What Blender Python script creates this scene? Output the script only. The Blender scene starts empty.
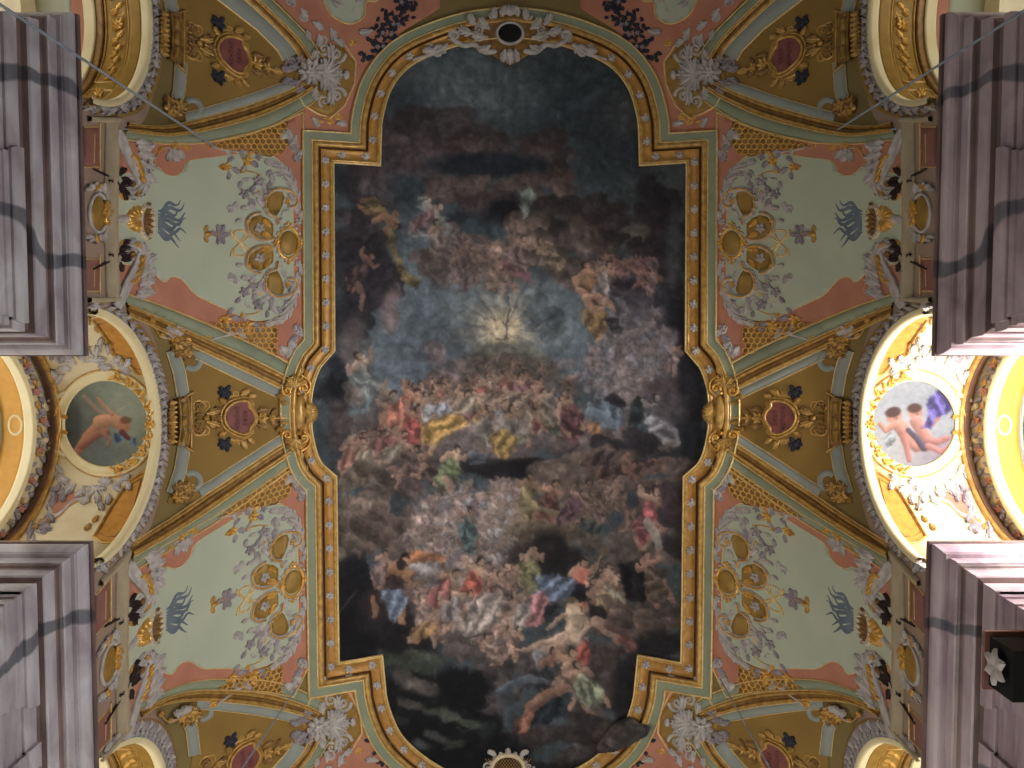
import bpy, bmesh, math, random
import numpy as np
from mathutils import Vector
from mathutils.geometry import tessellate_polygon
PI = math.pi
FRESCO_GAIN = 1.5
random.seed(7); RNG = np.random.default_rng(7)
C = bpy.context.scene.collection
# ------------------------------------------------------------------ camera model (pixels of the 1024x768 picture -> rays)
F = 900.0; CX = 510.0; CY = 384.0; EYE = 1.6
TH = math.atan((384-335)/F); CT, ST = math.cos(TH), math.sin(TH)
def ray(px, py):
    u = (np.asarray(px, float)-CX)/F; v = (np.asarray(py, float)-CY)/F
    return u, v*CT+ST, CT-v*ST
def proj(P):
    P = np.asarray(P, float); x, y, z = P[..., 0], P[..., 1], P[..., 2]
    dep = y*ST+z*CT
    return np.stack([CX+F*x/dep, CY+F*(y*CT-z*ST)/dep], -1)
# ------------------------------------------------------------------ the vault (heights above the eye)
W, H0, R = 5.8, 12.8, 5.87
YC = (-4.95, 1.42, 7.7); SP = 6.4
XA, XW, XB, XC = 3.95, 5.75, 7.54, 8.14
GH, WH = 1.80, 1.70                          # half spans of gallery vault and window arch      # web apex, wall plane, window wall, glazing
GS, WS = 12.24, 11.87
def garch(dy): return GS+2.42*np.sqrt(np.clip(1-(dy/GH)**2, 0, 1))
def warch(dy): return WS+2.3*np.sqrt(np.clip(1-(dy/WH)**2, 0, 1))
def vault(x, y):
    ax = np.abs(x)
    hb = H0+R*np.sqrt(np.clip(1-(ax/W)**2, 0, 1)); h = hb.copy()
    for yc in YC:
        dy = y-yc; g = np.maximum(.33+.86*(ax-XA), 1e-3)
        hc = 17.1-2.1*(ax-XA)/(XW-XA)
        hs = hb+np.maximum(hc-hb, 0)*np.sqrt(np.clip(1-(dy/g)**2, 0, 1))
        h = np.where((ax > XA) & (np.abs(dy) < g), np.maximum(hb, hs), h)
    return h
def S(x, y):
    ax = np.abs(x); h = vault(x, y); o = np.zeros_like(h)
    for yc in YC:
        dy = y-yc
        o = np.where((np.abs(dy) < GH) & (ax <= XB), garch(dy), o)
        o = np.where((np.abs(dy) < WH) & (ax > XB) & (ax <= XC), warch(dy), o)
    return np.where(ax > XW, o, h)
def hit(px, py):
    rx, ry, rz = ray(px, py)
    a = np.full(rx.shape, 9.5); b = np.full(rx.shape, 19.5); found = np.zeros(rx.shape, bool)
    prev = a.copy()
    for t in np.arange(9.75, 19.6, .25):
        f = t*rz-S(t*rx, t*ry)
        new = (~found) & (f > 0)
        a = np.where(new, prev, a); b = np.where(new, t, b); found |= new
        prev = np.full(rx.shape, t)
        if found.all(): break
    for _ in range(17):
        m = (a+b)/2; f = m*rz-S(m*rx, m*ry)
        a = np.where(f > 0, a, m); b = np.where(f > 0, m, b)
    t = (a+b)/2
    return np.stack([t*rx, t*ry, t*rz], -1)
U = .0185                                     # metres per pixel of relief
def onvault(V):
    """(px, py, d) -> world; d = relief in pixel units above the vault, along a mean of surface normal and sight line"""
    V = np.asarray(V, float); P = hit(V[:, 0], V[:, 1]); e = .02
    sx = (S(P[:, 0]+e, P[:, 1])-S(P[:, 0]-e, P[:, 1]))/(2*e)
    sy = (S(P[:, 0], P[:, 1]+e)-S(P[:, 0], P[:, 1]-e))/(2*e)
    sx = np.clip(sx, -30, 30); sy = np.clip(sy, -2, 2)
    n = np.stack([sx, sy, -np.ones_like(sx)], -1); n /= np.linalg.norm(n, axis=1, keepdims=True)
    r = -P/np.linalg.norm(P, axis=1, keepdims=True)
    n = n*.5+r*.5; n /= np.linalg.norm(n, axis=1, keepdims=True)
    Q = P+n*(V[:, 2:3]*U); Q[:, 2] += EYE
    return Q
# ------------------------------------------------------------------ materials
def lin(c):
    if isinstance(c, str): c = [int(c[i:i+2], 16)/255 for i in (0, 2, 4)]
    return tuple(x/12.92 if x <= .04045 else ((x+.055)/1.055)**2.4 for x in c)+(1,)
MATS = {}
def mat(name, col, rough=.6, metal=0., col2=None, scale=3., amt=.5, bump=0., detail=4., stretch=(1, 1, 1), coords='Object'):
    m = bpy.data.materials.new(name); m.use_nodes = True; nt = m.node_tree; N = nt.nodes; L = nt.links
    bs = N['Principled BSDF']; bs.inputs['Roughness'].default_value = rough; bs.inputs['Metallic'].default_value = metal
    tc = N.new('ShaderNodeTexCoord'); mp = N.new('ShaderNodeMapping'); mp.inputs['Scale'].default_value = stretch
    nz = N.new('ShaderNodeTexNoise'); nz.inputs['Scale'].default_value = scale; nz.inputs['Detail'].default_value = detail
    L.new(tc.outputs[coords], mp.inputs[0]); L.new(mp.outputs[0], nz.inputs['Vector'])
    rp = N.new('ShaderNodeValToRGB'); c = lin(col); c2 = lin(col2) if col2 else tuple(x*.72 for x in c[:3])+(1,)
    rp.color_ramp.elements[0].position = .5-amt/2; rp.color_ramp.elements[1].position = .5+amt/2
    rp.color_ramp.elements[0].color = c2; rp.color_ramp.elements[1].color = c
    L.new(nz.outputs['Fac'], rp.inputs[0]); L.new(rp.outputs[0], bs.inputs['Base Color'])
    if bump:
        b = N.new('ShaderNodeBump'); b.inputs['Strength'].default_value = bump; b.inputs['Distance'].default_value = .02
        L.new(nz.outputs['Fac'], b.inputs['Height']); L.new(b.outputs[0], bs.inputs['Normal'])
    MATS[name] = m; return m
mat('gilt', 'dcb160', .33, .25, '9c7338', 9, .5, .25)
mat('gold_bright', 'eec268', .28, .4, 'c98f38', 14, .5, .2)
mat('gold_dark', 'a47c40', .42, .2, '6f4f26', 9, .5, .25)
mat('gold_field', 'ae8a3e', .5, .2, '8d6c2e', 5, .6)
mat('gilt_line', 'f2d79a', .35, .3, 'd9b468', 12, .4)
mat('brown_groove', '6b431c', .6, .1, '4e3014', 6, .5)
mat('leaf_band', 'c8964a', .42, .25, 'a0702e', 7, .6, .15)
mat('green_band', '9ba388', .7, 0, '828b72', 2.5, .7)
mat('green_field', 'c3c9b0', .8, 0, 'b2bba4', 1.6, .8)
mat('pink', 'c98d72', .8, 0, 'b1715a', 2.2, .7)
mat('ochre', '9d7c3a', .8, 0, '87692f', 1.5, .7)
mat('blue_grey', 'a0a69c', .75, 0, '8c938b', 2, .7)
mat('stucco', 'd4cdc6', .7, 0, '9c948f', 7, .6, .2)
mat('stucco_lilac', 'b0a6a6', .7, 0, '80767e', 8, .6, .2)
mat('stucco_cream', 'e6d9b4', .7, 0, 'd2c093', 3, .7)
mat('cream', 'f1e4b8', .65, 0, 'e2d09a', 2, .7)
mat('cream_stone', 'c0b090', .7, 0, 'a39377', 4, .6)
mat('red_tablet', '8f5046', .6, 0, '733f3b', 5, .6)
mat('dark_leaf', '2b2f3e', .7, 0, '1d1f2a', 10, .5)
mat('dark_iron', '241a1c', .5, .3, '3c2528', 10, .5)
mat('smoke', '56626e', .85, 0, '7d8890', 4, .6)
mat('letter', '5a2730', .7)
mat('mauve_panel', '9a6a5c', .7, 0, '7f5248', 3, .7)
mat('dark_moulding', '7a5a44', .6, 0, '5c4032', 5, .6)
mat('coffer', 'd9a04a', .55, .15, 'b97a2e', 9, .6, .3)
mat('ochre_arch', 'e3ad4e', .6, .05, 'cf9238', 5, .7)
mat('plaster', '8d7a48', .85, 0, '78663a', 1.2, .8)
mat('wall_plaster', 'a8917e', .85, 0, '917a69', 1.0, .8)
mat('floor_stone', 'b8aa98', .5, 0, '968a7c', 1.2, .6)
mat('cable', 'aab6c4', .5, .2, '8796a8', 6, .5)
mat('void', '0a0909', .9)
mat('lead', '3a3a3c', .5, .4)
def marble(name, a, b, v, axis):
    m = bpy.data.materials.new(name); m.use_nodes = True; nt = m.node_tree; N = nt.nodes; L = nt.links
    bs = N['Principled BSDF']; bs.inputs['Roughness'].default_value = .3
    tc = N.new('ShaderNodeTexCoord'); mp = N.new('ShaderNodeMapping'); mp.inputs['Scale'].default_value = axis
    L.new(tc.outputs['Object'], mp.inputs[0])
    n1 = N.new('ShaderNodeTexNoise'); n1.inputs['Scale'].default_value = 2.2; n1.inputs['Detail'].default_value = 8; n1.inputs['Distortion'].default_value = .8
    L.new(mp.outputs[0], n1.inputs['Vector'])
    r1 = N.new('ShaderNodeValToRGB'); r1.color_ramp.elements[0].position = .32; r1.color_ramp.elements[1].position = .66
    r1.color_ramp.elements[0].color = lin(b); r1.color_ramp.elements[1].color = lin(a); L.new(n1.outputs['Fac'], r1.inputs[0])
    wv = N.new('ShaderNodeTexWave'); wv.wave_type = 'BANDS'; wv.bands_direction = 'Y'; wv.inputs['Scale'].default_value = .22
    wv.inputs['Distortion'].default_value = 7; wv.inputs['Detail'].default_value = 4; wv.inputs['Detail Scale'].default_value = .8
    L.new(tc.outputs['Object'], wv.inputs['Vector'])
    r2 = N.new('ShaderNodeValToRGB'); r2.color_ramp.elements[0].position = .968; r2.color_ramp.elements[1].position = .985
    r2.color_ramp.elements[0].color = (0, 0, 0, 1); r2.color_ramp.elements[1].color = (.75,)*3+(1,); L.new(wv.outputs['Fac'], r2.inputs[0])
    mx = N.new('ShaderNodeMixRGB'); mx.inputs['Color2'].default_value = lin(v); L.new(r2.outputs[0], mx.inputs['Fac'])
    L.new(r1.outputs[0], mx.inputs['Color1']); L.new(mx.outputs[0], bs.inputs['Base Color']); MATS[name] = m
marble('marble_grey', 'c8c6ca', '9a8f97', '3c4450', (1, .5, 1))
marble('marble_mauve_glare', 'c2b2b4', '95808a', '46505c', (1, .5, 1))  # the purplish glare on the right side is put into this marble's colour
marble('marble_dark_shade', '86706a', '5c4c4c', '33363c', (1, .5, 1))  # dark rim; the shade of hollow and frieze is put into the colour
def vmat(name, rough=.75):
    m = bpy.data.materials.new(name); m.use_nodes = True; N = m.node_tree.nodes; L = m.node_tree.links
    at = N.new('ShaderNodeVertexColor'); at.layer_name = 'paint'; bs = N['Principled BSDF']; bs.inputs['Roughness'].default_value = rough
    tc = N.new('ShaderNodeTexCoord'); nz = N.new('ShaderNodeTexNoise'); nz.inputs['Scale'].default_value = 14; nz.inputs['Detail'].default_value = 5
    L.new(tc.outputs['Object'], nz.inputs['Vector'])
    mr = N.new('ShaderNodeMapRange'); mr.inputs['To Min'].default_value = .8; mr.inputs['To Max'].default_value = 1.2; L.new(nz.outputs['Fac'], mr.inputs[0])
    mx = N.new('ShaderNodeMixRGB'); mx.blend_type = 'MULTIPLY'; mx.inputs['Fac'].default_value = 1
    L.new(at.outputs[0], mx.inputs['Color1']); L.new(mr.outputs[0], mx.inputs['Color2']); L.new(mx.outputs[0], bs.inputs['Base Color'])
    bs.inputs['Specular IOR Level'].default_value = .15
    MATS[name] = m
vmat('fresco_paint')
# ------------------------------------------------------------------ objects
def tag(o, label=None, cat=None, group=None, kind=None):
    if label: o['label'] = label
    if cat: o['category'] = cat
    if group: o['group'] = group
    if kind: o['kind'] = kind
    return o
def thing(name, label, cat, at, group=None):
    o = bpy.data.objects.new(name, None); C.objects.link(o); o.location = at; o.empty_display_size = .1
    return tag(o, label, cat, group)
def wloc(o):
    v = np.zeros(3)
    while o is not None: v += np.array(o.location); o = o.parent
    return v
def mesh_obj(name, V, Fc, m, parent=None, smooth=True, origin=None):
    V = np.asarray(V, float)
    if parent is not None: o0 = wloc(parent); loc = np.zeros(3)
    else:
        o0 = V.mean(0) if origin is None else np.asarray(origin, float); loc = o0
    me = bpy.data.meshes.new(name); me.from_pydata((V-o0).tolist(), [], Fc); me.materials.append(MATS[m])
    if smooth: me.polygons.foreach_set('use_smooth', [True]*len(me.polygons))
    me.update()
    o = bpy.data.objects.new(name, me); C.objects.link(o); o.location = loc
    if parent is not None: o.parent = parent
    return o
def vault_pt(px, py, d=0): return onvault(np.array([[px, py, d]]))[0]
def dup(root, dy=0., mirror=False, label=None):
    """a thing and its parts, moved along the nave and/or mirrored over to the other wall"""
    def cp(o, par):
        c = o.copy(); C.objects.link(c); c.parent = par
        for k in list(o.children): cp(k, c)
        return c
    r = cp(root, None); l = root.location
    r.location = ((-l[0] if mirror else l[0]), l[1]+dy, l[2])
    if mirror: r.scale = (-1, 1, 1)
    if label: r['label'] = label
    return r
# ------------------------------------------------------------------ relief builder in (px, py, d)
def cat_rom(pts, n=6, closed=False):
    P = np.asarray(pts, float)
    if len(P) < 3: return np.array([P[0]+(P[-1]-P[0])*t for t in np.linspace(0, 1, n+1)])
    if closed: Q = np.vstack([P[-1], P, P[0], P[1]])
    else: Q = np.vstack([2*P[0]-P[1], P, 2*P[-1]-P[-2]])
    out = []
    for i in range(1, len(Q)-2):
        for t in np.linspace(0, 1, n, endpoint=False):
            a, b, c, d = Q[i-1:i+3]
            out.append(.5*((2*b)+(-a+c)*t+(2*a-5*b+4*c-d)*t*t+(-a+3*b-3*c+d)*t**3))
    if not closed: out.append(P[-1])
    return np.array(out)
def densify(P, step=8., closed=False):
    P = np.asarray(P, float); out = []
    n = len(P)
    for i in range(n if closed else n-1):
        a, b = P[i], P[(i+1) % n]; k = max(1, int(math.ceil(np.linalg.norm((b-a)[:2])/step)))
        for j in range(k): out.append(a+(b-a)*j/k)
    if not closed: out.append(P[-1])
    return np.array(out)
def mitres(P, closed):
    n = len(P); N = np.zeros_like(P)
    for i in range(n):
        a = P[i]-P[i-1] if (closed or i > 0) else P[1]-P[0]
        b = P[(i+1) % n]-P[i] if (closed or i < n-1) else P[i]-P[i-1]
        a = a/(np.linalg.norm(a)+1e-9); b = b/(np.linalg.norm(b)+1e-9)
        na = np.array([-a[1], a[0]]); nb = np.array([-b[1], b[0]]); m = na+nb; l = np.linalg.norm(m)
        m = na if l < 1e-6 else m/l
        N[i] = m/max(.35, float(m@na))
    return N
class Rel:
    def __init__(s): s.V = []; s.F = []; s.n = 0
    def add(s, V, Fc):
        s.V.append(np.asarray(V, float)); s.F += [tuple(i+s.n for i in f) for f in Fc]; s.n += len(V); return s
    def grid(s, G, closed_u=False, closed_v=False):
        G = np.asarray(G, float); a, b = G.shape[:2]; Fc = []
        for i in range(a if closed_u else a-1):
            for j in range(b if closed_v else b-1):
                i2, j2 = (i+1) % a, (j+1) % b
                Fc.append((i*b+j, i2*b+j, i2*b+j2, i*b+j2))
        return s.add(G.reshape(-1, 3), Fc)
    def strip(s, path, prof, closed=False, step=8.):
        P = np.asarray(path, float); PN = densify(np.hstack([P, mitres(P, closed)]), step, closed); P, N = PN[:, :2], PN[:, 2:]
        G = np.array([[[p[0]+n[0]*o, p[1]+n[1]*o, d] for o, d in prof] for p, n in zip(P, N)])
        return s.grid(G, closed_u=closed)
    def tube(s, path, w0, w1=None, h=1.1, base=0., smooth=True, closed=False, k=6):
        P = cat_rom(path, 5, closed) if smooth else densify(path, 6, closed)
        w1 = w0 if w1 is None else w1; N = mitres(P, closed); m = len(P); G = []
        for i, (p, n) in enumerate(zip(P, N)):
            n = n/max(1., np.linalg.norm(n)); w = w0+(w1-w0)*i/(m-1)
            G.append([[p[0]+n[0]*w*math.cos(a), p[1]+n[1]*w*math.cos(a), base+w*h*math.sin(a)] for a in np.linspace(-.25, PI+.25, k+1)])
        s.grid(G, closed_u=closed)
        if not closed:
            for p, w in ((P[0], w0), (P[-1], w1)): s.dome(p, w, w, 0, w*h, base=base, nu=6, nv=2)
        return s
    def dome(s, c, rx, ry=None, ang=0., h=1., base=0., nu=12, nv=4, flute=0., nf=0):
        ry = rx if ry is None else ry; ca, sa = math.cos(ang), math.sin(ang); G = []
        for j in range(nv+1):
            b = PI/2*j/nv; row = []
            for i in range(nu):
                a = 2*PI*i/nu; q = 1+flute*math.cos(nf*a) if flute else 1
                x, y = rx*math.cos(a)*math.cos(b)*q, ry*math.sin(a)*math.cos(b)*q
                row.append([c[0]+x*ca-y*sa, c[1]+x*sa+y*ca, base-.3*(j == 0)+h*math.sin(b)])
            G.append(row)
        return s.grid(G, closed_v=True)
    def leaf(s, b, ang, L, w, curl=0., h=None, base=0., lobes=3, n=9, tip=1.):
        """an acanthus-like leaf: ridge along its middle, lobed rim, bending by curl and lifting at the tip"""
        h = w*.45 if h is None else h; x, y = b; a = ang; G = []; st = L/n
        for i in range(n+1):
            t = i/n; wd = w*(.8 if lobes and L > 7.5 else 1.)*(math.sin(PI*min(1, t*.86+.12))**.8)*(1-.22*(math.sin(t*lobes*2*PI) > 0)*(lobes > 0))
            if i == n: wd = w*.08
            nx, ny = -math.sin(a), math.cos(a); lift = base+tip*h*.8*t*t
            G.append([[x-nx*wd, y-ny*wd, base-.2], [x-nx*wd*.55, y-ny*wd*.55, lift+h*.75], [x, y, lift+h*.55],
                      [x+nx*wd*.55, y+ny*wd*.55, lift+h*.75], [x+nx*wd, y+ny*wd, base-.2]])
            x += math.cos(a)*st; y += math.sin(a)*st; a += curl/n
        s.grid(G)
        if lobes and L > 7.5:                      # side lobes of the acanthus
            for q, f in ((.22, .5), (.45, .46), (.66, .36)):
                for sg in (-1, 1):
                    aa = ang+curl*q; bx, by = b[0]+math.cos(ang+curl*q*.5)*L*q, b[1]+math.sin(ang+curl*q*.5)*L*q
                    s.leaf((bx, by), aa+sg*.85, L*f*.85, w*.5, -sg*.7, h*.8, base, 0, 5, .6)
        return s
    def flower(s, c, r, n=5, h=None, a0=0., base=0.):
        for i in range(n): s.leaf(c, a0+2*PI*i/n, r, r*.42, 0, h, base, 0, 5)
        return s.dome(c, r*.28, h=r*.5, base=base+r*.1, nu=8, nv=3)
    def spiral(s, c, r, turns, a0, sgn, w0, w1, h=1.1, base=0., eye=True, r1=None):
        n = int(14*turns)+4; r1 = w1*1.4 if r1 is None else r1
        P = [(c[0]+(r+(r1-r)*t**.8)*math.cos(a0+sgn*turns*2*PI*t), c[1]+(r+(r1-r)*t**.8)*math.sin(a0+sgn*turns*2*PI*t)) for t in np.linspace(0, 1, n)]
        s.tube(P, w0, w1, h, base)
        if eye: s.dome(c, w1*1.7, h=w1*2.2, base=base, nu=8, nv=3)
        return s
    def shell(s, c, r, ang, spread=2.6, ribs=9, h=.55, squash=1.):
        nu, nv = ribs*4, 5; G = []
        for j in range(nv+1):
            q = j/nv; row = []
            for i in range(nu+1):
                a = ang+spread*(i/nu-.5); k = .5+.5*math.cos(2*PI*ribs*i/nu)
                rr = r*q*(1+.06*k*(q > .9)); x, y = rr*math.cos(a-ang), rr*math.sin(a-ang)*squash
                row.append([c[0]+x*math.cos(ang)-y*math.sin(ang), c[1]+x*math.sin(ang)+y*math.cos(ang),
                            (r*h*math.sin(PI*min(1, q*.75+.12))*(.72+.28*k*q)) if j < nv else -.2])
            G.append(row)
        return s.grid(G)
    def fill(s, poly, d=.8, cell=9., skirt=True):
        bm = bmesh.new(); vs = [bm.verts.new((p[0], p[1], 0)) for p in poly]; 
        for t3 in tessellate_polygon([[Vector((p[0], p[1], 0)) for p in poly]]):
            try: bm.faces.new([vs[i] for i in t3])
            except ValueError: pass
        bm.normal_update()
        P = np.asarray(poly, float)
        for ax, lo, hi in ((0, P[:, 0].min(), P[:, 0].max()), (1, P[:, 1].min(), P[:, 1].max())):
            q = math.ceil(lo/cell)*cell
            while q < hi:
                co = (q, 0, 0) if ax == 0 else (0, q, 0); no = (1, 0, 0) if ax == 0 else (0, 1, 0)
                bmesh.ops.bisect_plane(bm, geom=bm.verts[:]+bm.edges[:]+bm.faces[:], plane_co=co, plane_no=no, dist=1e-4); q += cell
        for f in bm.faces:
            if f.normal.z > 0: f.normal_flip()
        bm.verts.index_update()
        V = [(v.co.x, v.co.y, d) for v in bm.verts]; Fc = [tuple(v.index for v in f.verts) for f in bm.faces]
        if skirt:
            n0 = len(V)
            for e in [e for e in bm.edges if e.is_boundary]:
                a, b = e.verts[0].index, e.verts[1].index; k = len(V)
                V += [V[a][:2]+(-.5,), V[b][:2]+(-.5,)]; Fc.append((a, b, k+1, k))
        bm.free(); return s.add(V, Fc)
    def ellipse_ring(s, c, rx, ry, prof, ang=0., n=40):
        ca, sa = math.cos(ang), math.sin(ang)
        P = [(c[0]+rx*math.cos(t)*ca-ry*math.sin(t)*sa, c[1]+rx*math.cos(t)*sa+ry*math.sin(t)*ca) for t in np.linspace(0, 2*PI, n, endpoint=False)]
        return s.strip(P, prof, True, 50)
    def xf(s, fn):
        s.V = [np.column_stack([fn(v[:, :2]), v[:, 2]]) for v in s.V]; return s
    def lift(s, d):
        s.V = [np.column_stack([v[:, :2], v[:, 2]+d*(v[:, 2] > .3)]) for v in s.V]; return s
    def build(s, name, m, parent=None, smooth=True, mapper=None, origin=None):
        V = np.vstack(s.V); return mesh_obj(name, (mapper or onvault)(V), s.F, m, parent, smooth, origin)
def ell(c, rx, ry, n=28, a0=0., a1=2*PI):
    return [(c[0]+rx*math.cos(t), c[1]+ry*math.sin(t)) for t in np.linspace(a0, a1, n, endpoint=abs(a1-a0) < 6.28)]
def half_round(w, h, k=6): return [(w*math.cos(a), h*math.sin(a)-.15*(i in (0, k))) for i, a in enumerate(np.linspace(0, PI, k+1))]
# ================================================================== the setting
Y0, Y1 = -9.6, 12.6
def grid_mesh(name, fn, A, B, m, **k):
    P = np.array([[fn(a, b) for b in B] for a in A]); a, b = P.shape[:2]
    Fc = [(i*b+j, (i+1)*b+j, (i+1)*b+j+1, i*b+j+1) for i in range(a-1) for j in range(b-1)]
    return mesh_obj(name, P.reshape(-1, 3), Fc, m, **k)
xs = W*np.sin(np.linspace(-1, 1, 241)*math.asin(XW/W)); ys = np.linspace(Y0, Y1, 445)
XX, YY = np.meshgrid(xs, ys, indexing='ij'); ZZ = vault(XX, YY)+EYE
nb = len(ys)
tag(mesh_obj('ceiling', np.stack([XX, YY, ZZ], -1).reshape(-1, 3),
    [(i*nb+j, (i+1)*nb+j, (i+1)*nb+j+1, i*nb+j+1) for i in range(len(xs)-1) for j in range(nb-1)], 'plaster'), kind='structure')
def quad_obj(name, quads, m, kind='structure', parent=None):
    V = []; Fc = []
    for q in quads: Fc.append(tuple(range(len(V), len(V)+4))); V += q
    return tag(mesh_obj(name, V, Fc, m, parent, smooth=False), kind=kind)
quad_obj('floor', [[(-9, Y0, 0), (9, Y0, 0), (9, Y1, 0), (-9, Y1, 0)]], 'floor_stone')
def side_name(s): return 'left' if s < 0 else 'right'
GFL = 9.85                                             # gallery floor above the eye
for s in (-1, 1):
    q = []; x = s*XW
    yy = np.unique(np.concatenate([np.linspace(Y0, Y1, 120)]+[yc+GH*np.sin(np.linspace(-PI/2, PI/2, 33)) for yc in YC]))
    for a, b in zip(yy[:-1], yy[1:]):
        mid = (a+b)/2; top = [float(vault(np.array([x]), np.array([t]))[0])+.02 for t in (a, b)]
        op = [yc for yc in YC if abs(mid-yc) < GH]
        if op:
            lo = [float(garch(np.float64(t-op[0]))) for t in (a, b)]
            q.append([(x, a, lo[0]+EYE), (x, b, lo[1]+EYE), (x, b, max(top[1], lo[1])+EYE), (x, a, max(top[0], lo[0])+EYE)])
            q.append([(x, a, 0), (x, b, 0), (x, b, GFL+EYE), (x, a, GFL+EYE)])
        else: q.append([(x, a, 0), (x, b, 0), (x, b, top[1]+EYE), (x, a, top[0]+EYE)])
    quad_obj('wall_'+side_name(s), q, 'wall_plaster')
    q = [[(x, Y0, GFL+EYE), (x, Y1, GFL+EYE), (s*8.5, Y1, GFL+EYE), (s*8.5, Y0, GFL+EYE)]]
    quad_obj('trim_1' if s < 0 else 'trim_2', q, 'wall_plaster')
    for k, yc in enumerate(YC):
        t = np.linspace(-PI/2, PI/2, 41); yw = yc+GH*np.sin(t); q = []
        for a, b in zip(yw[:-1], yw[1:]):
            za, zb = float(garch(np.float64(a-yc)))+EYE, float(garch(np.float64(b-yc)))+EYE
            q.append([(x, a, za), (x, b, zb), (s*XB, b, zb), (s*XB, a, za)])
            m_ = (a+b)/2-yc
            if abs(m_) < WH:
                wa, wb = [float(warch(np.clip(np.float64(v-yc), -WH, WH)))+EYE for v in (a, b)]
                q.append([(s*XB, a, wa), (s*XB, b, wb), (s*XB, b, zb), (s*XB, a, za)])
                q.append([(s*XB, a, wa), (s*XB, b, wb), (s*8.3, b, wb), (s*8.3, a, wa)])
            else: q.append([(s*XB, a, GFL+EYE), (s*XB, b, GFL+EYE), (s*XB, b, zb), (s*XB, a, za)])
        for sg in (-1, 1):
            q.append([(x, yc+sg*GH, GFL+EYE), (s*XB, yc+sg*GH, GFL+EYE), (s*XB, yc+sg*GH, GS+EYE), (x, yc+sg*GH, GS+EYE)])
            q.append([(s*XB, yc+sg*WH, GFL+EYE), (s*8.3, yc+sg*WH, GFL+EYE), (s*8.3, yc+sg*WH, WS+EYE), (s*XB, yc+sg*WH, WS+EYE)])
        o = quad_obj('trim_%d' % (3+k+3*(s > 0)), q, 'stucco_cream')
# windows with leaded glazing
m = bpy.data.materials.new('daylight_glass'); m.use_nodes = True; b = m.node_tree.nodes['Principled BSDF']
b.inputs['Base Color'].default_value = (.9, .92, .95, 1); b.inputs['Roughness'].default_value = .2
b.inputs['Emission Color'].default_value = (.93, .96, 1, 1); b.inputs['Emission Strength'].default_value = 3.0; MATS['daylight_glass'] = m
n = 0
for s in (-1, 1):
    for yc in YC:
        n += 1; t = np.linspace(-PI/2, PI/2, 25); arc = [(yc+(WH-.01)*math.sin(a), float(warch(np.float64((WH-.01)*math.sin(a))))+EYE) for a in t]
        V = [(s*XC, y, z) for y, z in arc]+[(s*XC, yc+WH-.01, GFL+EYE), (s*XC, yc-WH+.01, GFL+EYE)]
        w = tag(mesh_obj('window_%d' % n, V, [tuple(range(len(V)))], 'daylight_glass', smooth=False), kind='structure')
        bars = []
        def bar(a, b_, r=.03):
            (y0, z0), (y1, z1) = a, b_; l = math.hypot(y1-y0, z1-z0); ny, nz = -(z1-z0)/l*r, (y1-y0)/l*r
            for xo in (0, 1): bars.append([(s*(XC-.02-.04*xo), y0+ny, z0+nz), (s*(XC-.02-.04*xo), y1+ny, z1+nz), (s*(XC-.02-.04*xo), y1-ny, z1-nz), (s*(XC-.02-.04*xo), y0-ny, z0-nz)])
            for sg in (-1, 1): bars.append([(s*(XC-.02), y0+sg*ny, z0+sg*nz), (s*(XC-.02), y1+sg*ny, z1+sg*nz), (s*(XC-.06), y1+sg*ny, z1+sg*nz), (s*(XC-.06), y0+sg*ny, z0+sg*nz)])
        for k in range(-3, 4): bar((yc+k*.42, GFL+EYE), (yc+k*.42, float(warch(np.float64(k*.42)))+EYE))
        for k in range(9): 
            z = GFL+.6+k*.5+EYE; hw = 1.68 if z-EYE < WS else 1.68*math.sqrt(max(0.02, 1-((z-EYE-WS)/2.3)**2)); bar((yc-hw, z), (yc+hw, z), .02)
        for (a, b_) in zip(arc[:-1], arc[1:]): bar(a, b_, .07)
        quad_obj('window_frame', bars, 'lead', parent=w)
# ================================================================== fresco frame
LH = [[(0, 38), (-35, 42), (-67, 51), (-99, 66), (-118, 88), (-127, 115), (-130, 140), (-130, 166)], [(-177, 163), (-176.5, 250), (-176, 351)],
      [(-176, 351), (-190, 367), (-198, 390), (-199.5, 414), (-197.5, 437), (-190, 461), (-174, 476)], [(-172.5, 600), (-171.5, 662)],
      [(-128, 654.5), (-126, 683), (-120, 710), (-108, 735), (-88, 754), (-66, 768), (-35, 782), (0, 788)]]
half = []; corner = []
for sg in LH:
    c = cat_rom(sg, 5) if len(sg) > 3 else np.array(sg, float)
    half += [p for p in c if not half or np.linalg.norm(p-half[-1]) > .5]
half = np.array(half)
for cpt, rad in (((-130, 166), 36), ((-176, 351), 17), ((-174, 476), 17), ((-128, 654.5), 36)):    # keep the short offsets round the re-entrant corners clean
    d_ = np.linalg.norm(half-np.array(cpt), axis=1); keep = (d_ > rad) | (d_ < .6) | (half[:, 0] == -177) | (np.abs(half[:, 0]+171.5) < .1); half = half[keep]
INNER = np.vstack([half, (half*[-1, 1])[::-1][1:-1]])+[510, 0]
ff = thing('fresco_frame', 'stepped gilt and green moulded frame running all round the large ceiling painting', 'picture frame', vault_pt(510, 400))
def fs(name, prof, m): return Rel().strip(INNER, prof, True, 9).build(name, m, ff)
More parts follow.
